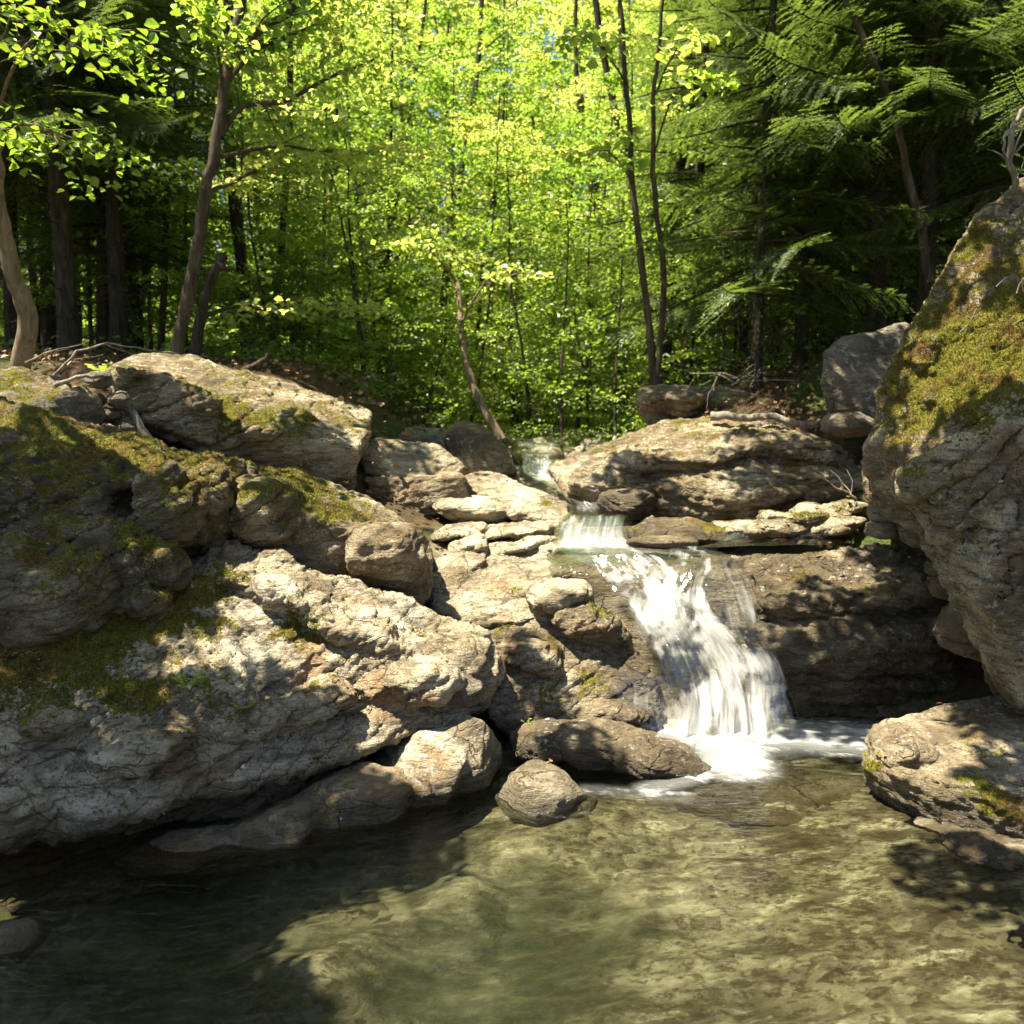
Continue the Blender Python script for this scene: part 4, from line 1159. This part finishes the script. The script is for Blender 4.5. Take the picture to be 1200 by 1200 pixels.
drawn_tree('leaning_tree', 'thin bare trunk leaning left in front of the dark hemlocks at the right', [
    ([(1090, 330, 9.0), (1068, 220, 9.0), (1040, 110, 9.0), (1000, 20, 9.0), (985, -40, 9)], .045, .025, None)], (B_BIRCH, L_FIR), .08, seed=12)


# undergrowth, far wood ----------------------------------------------------------
def scatter(name, label, n, fn, ls, mat, seed, clump=18, spread=(.22, .22, .14)):
    rs = np.random.RandomState(seed)
    c = np.array([fn(rs) for _ in range(n)])
    tb = rs.uniform(.1, .7, n)
    C = (c[:, None, :] + rs.normal(0, 1, (n, clump, 3)) * np.array(spread)).reshape(-1, 3)
    A, N, S, tint = rnd_leaves(rs, C, ls, .7, .2, np.repeat(tb, clump))
    o = link(name, leaf_mesh(name, C, A, N, S, tint), mat)
    return tag(o, label, 'undergrowth' if 'under' in name else 'wood', kind='stuff')


def ug(rs):
    while True:
        x, y = rs.uniform(-9, 9), rs.uniform(9.6, 24)
        if fbm(np.array([[x * .5, y * .5, 3.]]), 2)[0] < -.08: continue
        xc = np.interp(y, [9, 11, 14, 20, 40], [.35, .35, .55, .8, 1])
        if abs(x - xc) < .9 and y < 19: continue
        return (x, y, gz(x, y) + rs.uniform(.02, .30))


def lit(rs):
    while True:
        x, y = rs.uniform(-6, 6), rs.uniform(6.6, 15)
        if abs(x - .5) > 1.2: return (x, y, gz(x, y) + .03)


scatter('undergrowth', 'low green ground cover under the trees along the stream', 2200, ug, .07, L_DEEP, 31, 16, (.16, .16, .07))


L_DRY = leaf_material('dry_leaves', (.16, .09, .035), (.06, .03, .01), (.26, .17, .08), (.08, .05, .02), .25)
scatter('leaf_litter', 'dry brown leaves littering the forest floor', 900, lit, .06, L_DRY, 35, 16, (.25, .25, .025))['category'] = 'litter'


def fw(rs):
    y = rs.uniform(33, 46)
    x = rs.uniform(-34, 34)
    z = gz(x, y) + 22 * rs.uniform(0, 1) ** 1.1
    az = x / y
    if (-.40 < az < -.325 and z > 10) or (.0 < az < .05 and z > 15): return fw(rs)
    return (x, y, z)


scatter('far_wood', 'far leafy wood closing the view behind the trees', 5800, fw, .34, L_MAPLE, 32, 26, (.8, .6, .5))


# dead wood and small plants ------------------------------------------------------
def stick(label, pts, r1, r2, mat, name='dead_branch', group=None, twigs=0, seed=0):
    rs = np.random.RandomState(seed)
    b = np.array(W(*pts[0]))
    P = np.array([W(*p) for p in pts]) - b
    s = np.linspace(0, len(P) - 1, (len(P) - 1) * 4 + 1)
    Q = np.stack([np.interp(s, np.arange(len(P)), P[:, i]) for i in range(3)], 1) + rs.normal(0, r1 * .35, (len(s), 3))
    T = Tubes()
    T.add(Q, np.linspace(r1, r2, len(s)), 7, .15, seed)
    for k in range(twigs):
        p, d = along(Q, rs.uniform(.15, .95))
        T.add(wiggle(rs, p, d + rs.normal(0, .7, 3), rs.uniform(.1, .35), 4, .2), np.linspace(r2 * .9, .0015, 5), 4)
    o = link(name, T.mesh(name), mat, None, b)
    return tag(o, label, 'branch', group)


stick('grey dead branch lying along the mossy hump at the left, longest of the sticks there', [(62, 440, 6.6), (90, 412, 6.6), (125, 402, 6.7), (160, 408, 6.9), (215, 416, 7.0)], .011, .004, B_DEAD, seed=1, twigs=4)
stick('bare stick resting across the mossy hump under the long dead branch', [(30, 424, 6.6), (60, 412, 6.6), (100, 402, 6.8)], .009, .003, B_DEAD, seed=2, twigs=2)
stick('pale thick stick in the gap between the mossy hump and the long slab', [(62, 452, 6.5), (100, 440, 6.5), (125, 441, 6.6)], .018, .01, B_DEAD, seed=3)
stick('pale peeled log standing in the gap under the long slab', [(172, 520, 6.7), (155, 486, 6.75), (148, 468, 6.8)], .035, .026, B_DEAD, name='log')
stick('black broken stub pointing up over the far end of the long slab', [(282, 440, 8.1), (300, 428, 8.1), (314, 417, 8.1)], .035, .022, B_DARK, name='log', seed=6)
stick('long thin log lying on top of the layered ledge', [(830, 488, 8.7), (870, 489, 8.6), (920, 493, 8.5), (965, 497, 8.3)], .045, .03, B_DEAD, name='log', seed=7)
stick('twisted pale driftwood twig standing by the shelf under the ledge', [(1004, 592, 6.8), (1000, 582, 6.8), (988, 574, 6.8), (984, 563, 6.8)], .012, .006, B_DEAD, seed=8, twigs=3)
rs0 = np.random.RandomState(3)
for i in range(16):
    x, y = rs0.uniform(850, 965), rs0.uniform(440, 486)
    stick('dry tangled stick in the brush behind the layered ledge', [(x, y, 9.3), (x + rs0.uniform(-30, 30), y + rs0.uniform(-25, 5), 9.2), (x + rs0.uniform(-60, 60), y + rs0.uniform(-40, 20), 9.2)], .010, .003, B_DEAD if i % 3 else B_BIRCH, group='dry sticks in the brush behind the layered ledge', twigs=4, seed=20 + i)
for i, (pts, r) in enumerate([([(1190, 222, 5.5), (1182, 190, 5.4), (1186, 150, 5.4), (1198, 130, 5.4), (1215, 120, 5.4)], .02), ([(1184, 200, 5.4), (1176, 175, 5.35), (1178, 155, 5.35), (1190, 146, 5.35), (1205, 155, 5.35)], .009),
                              ([(1188, 180, 5.4), (1200, 168, 5.35), (1206, 180, 5.35), (1198, 192, 5.35)], .007)]):
    stick(['curling grey root stem rising from the crest of the tall mossy rock', 'thin looping root beside the root stem on the crest of the tall rock', 'smallest curled root on the crest of the tall rock'][i], pts, r, r * .5, B_DEAD, name='root', seed=40 + i, twigs=2)
for i in range(6):
    x, y = rs0.uniform(1120, 1195), rs0.uniform(300, 400)
    d = 5.25 - (x - 1100) * .003
    stick('fine dry twig lying on the upper face of the tall mossy rock', [(x, y, d), (x + rs0.uniform(4, 16), y + rs0.uniform(-16, 8), d), (x + rs0.uniform(8, 34), y + rs0.uniform(-30, 10), d)], .004, .002, B_DEAD, name='twig', group='dry twigs on the tall mossy rock', seed=60 + i)


def fern(label, px, py, d, n, L, seed):
    rs = np.random.RandomState(seed)
    b = np.array(W(px, py, d))
    e = bpy.data.objects.new('small_plant', None); COL.objects.link(e); e.location = b
    tag(e, label, 'plant')
    T, C, A, N = Tubes(), [], [], []
    for i in range(n):
        az = i * 2.4 + rs.uniform(-.4, .4)
        s = wiggle(rs, (0, 0, -.02), (math.cos(az) * .7, math.sin(az) * .7, 1), L * rs.uniform(.7, 1.1), 5, .1, -.12)
        T.add(s, np.linspace(.002, .001, 6), 4)
        for t in np.linspace(.45, 1, 5):
            p, dd = along(s, min(t, .999))
            for sg in (-1, 1):
                C.append(p); A.append(np.cross(dd, (0, 0, 1)) * sg + dd * .6); N.append((rs.normal(0, .3), rs.normal(0, .3), 1))
    link('stem', T.mesh('stem'), B_DARK, e)
    n = len(C)
    link('leaf_spray', leaf_mesh('leaf_spray', C, A, N, L * .30 * rs.uniform(.7, 1.2, n), rs.uniform(.2, .7, n), .3), L_MAPLE, e)


fern('bright green fern growing in the crack of the pale ledge', 222, 806, 4.15, 6, .10, 1)
fern('tiny green seedling lower right of the fern on the pale ledge', 285, 830, 4.2, 4, .07, 2)
fern('tiny bright seedling on the brown slope beside the long lying boulder', 617, 846, 5.0, 4, .05, 3)
fern('leafy tuft in front of the long slab under the dead branches', 118, 438, 6.9, 7, .13, 4)


# added trees out of view: leaf clumps set sunward to shade rocks and pool -------------------
SUN = unit((-0.36, -0.08, 0.93))
SHADE = [  # photo point, distance, radius, thickness of foliage
    (40, 600, 4.8, .5, 1), (150, 620, 4.9, .36, .9), (60, 690, 4.5, .5, 1), (180, 690, 4.8, .25, .9), (120, 760, 4.3, .22, .8),
    (250, 805, 4.3, .16, .9), (300, 760, 4.5, .10, .9), (60, 890, 3.8, .4, 1), (200, 890, 4.0, .28, 1), (0, 790, 4, .25, .8), (330, 880, 4.3, .2, .9),
    (400, 935, 4.2, .28, 1), (330, 970, 4.1, .25, 1), (150, 1090, 3.45, .5, 1.8), (60, 1160, 3.1, .5, 1.8), (250, 1180, 3., .3, 1.6), (100, 1040, 3.6, .4, 1.6), (260, 1050, 3.7, .3, 1.6), (300, 1190, 3, .25, 1.5), (30, 1190, 3, .4, 1.6), (490, 1000, 4.05, .22, 1), (370, 1020, 3.9, .2, 1),
    (1160, 1050, 3.6, .35, 1),
    (190, 465, 7, .3, .8), (380, 545, 7.1, .3, .9), (470, 535, 7.7, .3, .7), (565, 520, 9, .5, 1), (490, 520, 9.5, .5, 1),
    (960, 570, 7.5, .5, 1), (890, 590, 7.4, .3, .8), (760, 590, 7.5, .35, .9), (1000, 530, 8.3, .5, 1), (880, 530, 8, .15, .7), (1010, 440, 7.8, .6, .9), (840, 470, 9.9, .6, .9), (770, 475, 9.9, .4, .9),
    (1170, 580, 4.6, .42, 1.2), (1190, 690, 4.4, .4, 1.2), (1120, 640, 4.8, .3, 1.2), (1200, 520, 4.6, .3, 1), (1175, 270, 5.5, .25, .8), (1105, 375, 5.5, .2, .7), (1190, 370, 5.2, .16, .7),
    (960, 790, 5.4, .4, 1), (1060, 760, 5.5, .35, 1), (1090, 700, 5.7, .3, .9), (1040, 655, 6.2, .25, .8), (1100, 600, 6.1, .4, 1), (960, 690, 5.9, .12, .7),
    (1175, 865, 4.7, .26, 1.2), (1200, 910, 4.1, .28, 1.2), (630, 800, 5.35, .16, .7), (610, 745, 5.6, .08, .7), (690, 900, 4.7, .2, .7), (360, 660, 5.5, .16, .7)]


def pix(p):
    y, z = p[1], p[2] - CAM_Z
    f = y * CP - z * SP
    return 600 + F_PX * p[0] / f, 600 - F_PX * (y * SP + z * CP) / f


rs1 = np.random.RandomState(77)
stems = [((-5.6, 5.2), 'added unseen maple shading the mossy ledges from the left bank'), ((-6.6, 9.6), 'added unseen maple shading the long slab from the left bank'),
         ((5.6, 6.4), 'added unseen maple shading the tall mossy rock from the right bank'), ((6.4, 9.0), 'added unseen maple shading the layered ledge from the right bank')]
fol = {i: ([], []) for i in range(len(stems))}
for (sx, sy, sd_, sr, dn) in SHADE:
    P = np.array(W(sx, sy, sd_))
    h = 3.0
    while True:
        Q = P + SUN * h
        a, b2 = pix(Q - np.array([0, 0, sr + .25]))
        if b2 < -25: break
        h += .2
    Q = Q + SUN * rs1.uniform(.1, 1.0)
    n = int(330 * dn * sr * sr / .16) + 30
    u = rs1.normal(size=(n, 3)); u /= np.linalg.norm(u, axis=1)[:, None]
    u *= (rs1.uniform(0, 1, n) ** .4)[:, None] * sr * np.array([1.05, 1.05, .6])
    i = int(np.argmin([np.hypot(Q[0] - s[0][0], Q[1] - s[0][1]) for s in stems]))
    fol[i][0].append(Q + u); fol[i][1].append((Q, sr))
for i, ((bx, by), lab) in enumerate(stems):
    if not fol[i][0]: continue
    b = np.array([bx, by, gz(bx, by)])
    T = Tubes()
    tr = wiggle(rs1, (0, 0, -.4), (.02, -.02, 1), 11.5, 10, .03)
    T.add(tr, .13 * np.linspace(1.2, .25, 11), 9, .12)
    for Q, sr in fol[i][1]:
        q = Q - b
        t = np.clip((q[2] - .42 * np.hypot(q[0], q[1])) / 11.5, .58, .95)
        p, _ = along(tr, t)
        m = p + (q - p) * .55 + np.array([0, 0, .25])
        L = np.array([p, p + (m - p) * .5 + [0, 0, .1], m, q])
        T.add(L, [.022, .015, .009, .004], 6)
    C = np.concatenate(fol[i][0]) - b
    A, N, S, tint = rnd_leaves(rs1, C, .095)
    e = bpy.data.objects.new('maple_tree', None); COL.objects.link(e); e.location = b  # unseen shade tree, added to carry the leaf clumps
    tag(e, lab, 'tree')
    link('trunk', T.mesh('trunk'), B_BIRCH, e)
    link('crown', leaf_mesh('crown', C, A, N, S, tint), L_MAPLE, e)

# moss shoots and fallen leaves on the rocks ------------------------------------------
c = np.concatenate([t_[0] for t_ in TUFTS]); nn_ = np.concatenate([t_[1] for t_ in TUFTS])
c = np.repeat(c, 2, 0); nn_ = np.repeat(nn_, 2, 0)
m = len(c)
c = c + RS2.normal(0, .004, (m, 3))
dv = nn_ * .8 + np.array([0, 0, .35]) + RS2.normal(0, .45, (m, 3))
dv /= np.linalg.norm(dv, axis=1)[:, None]
sd = np.cross(dv, RS2.normal(size=(m, 3))); sd /= np.linalg.norm(sd, axis=1)[:, None]
hh = RS2.uniform(.006, .017, m)[:, None]
v = np.stack([c - sd * .0028 - nn_ * .003, c + sd * .0028 - nn_ * .003, c + dv * hh], 1).reshape(-1, 3)
me = np_mesh('moss', v, tris=np.arange(3 * m).reshape(-1, 3), smooth=False)
attr(me, 'tint', np.repeat(np.clip(.45 + .5 * fbm(c * 5, 3) + RS2.normal(0, .2, m), 0, 1), 3))
tag(link('moss', me, leaf_material('moss_shoots', (.06, .066, .010), (.05, .06, .008), (.30, .265, .025), (.24, .21, .02), .3)), 'short olive and yellow moss growing over the rocks', 'moss', kind='stuff')
c = np.concatenate([t_[0] for t_ in FALLEN]); nn_ = np.concatenate([t_[1] for t_ in FALLEN])
m = len(c)
me = leaf_mesh('fallen_leaves', c, RS2.normal(size=(m, 3)) * np.array([1, 1, .1]), nn_ + RS2.normal(0, .18, (m, 3)), RS2.uniform(.018, .042, m), RS2.uniform(0, 1, m))
tag(link('fallen_leaves', me, leaf_material('fallen_leaves', (.22, .10, .035), (.08, .03, .01), (.38, .24, .10), (.12, .07, .02), .2)), 'brown fallen leaves lying here and there on the rocks', 'leaves', kind='stuff')
EXPOSURE = 1.9
# ------------------------------------------------------------------ light, sky, render settings
wd = bpy.data.worlds.new('World')
SC.world = wd
wd.use_nodes = True
nt = wd.node_tree
nt.nodes.clear()
sky = nt.nodes.new('ShaderNodeTexSky')
sky.sky_type = 'NISHITA'
sky.sun_disc = False
sky.sun_elevation = math.asin(SUN[2])
sky.sun_rotation = math.atan2(SUN[0], SUN[1])
bg = nt.nodes.new('ShaderNodeBackground')
bg.inputs['Strength'].default_value = 0.05
wo = nt.nodes.new('ShaderNodeOutputWorld')
nt.links.new(sky.outputs[0], bg.inputs[0])
nt.links.new(bg.outputs[0], wo.inputs[0])
sl = bpy.data.lights.new('sun', 'SUN')
sl.energy = 5.0
sl.angle = rad(0.53)
sl.color = (1.0, 0.905, 0.715)
sl.cycles.is_caustics_light = True
for o in COL.objects:
    if o.type == 'MESH' and (o.name.split('.')[0] in ('ground', 'boulder', 'stone', 'stone_ledge', 'bedrock_hump', 'bedrock_slope', 'waterfall_bedrock', 'wet_ledge')):
        o.cycles.is_caustics_receiver = True
so = bpy.data.objects.new('sun', sl)
COL.objects.link(so)
so.rotation_euler = Vector(SUN).to_track_quat('Z', 'Y').to_euler()
so.location = (-10, 10, 30)
vs = SC.view_settings
SC.display_settings.display_device = 'sRGB'
vs.view_transform = 'Standard'
vs.look = 'None'
vs.exposure = EXPOSURE
vs.gamma = 1.0
SC.render.engine = 'CYCLES'
cy = SC.cycles
cy.max_bounces = 10
cy.diffuse_bounces = 6
cy.glossy_bounces = 3
cy.transmission_bounces = 6
cy.transparent_max_bounces = 24
cy.caustics_reflective = False
cy.caustics_refractive = True
cy.sample_clamp_indirect = 4.0
cy.use_denoising = True
cy.use_adaptive_sampling = True
cy.adaptive_threshold = 0.02
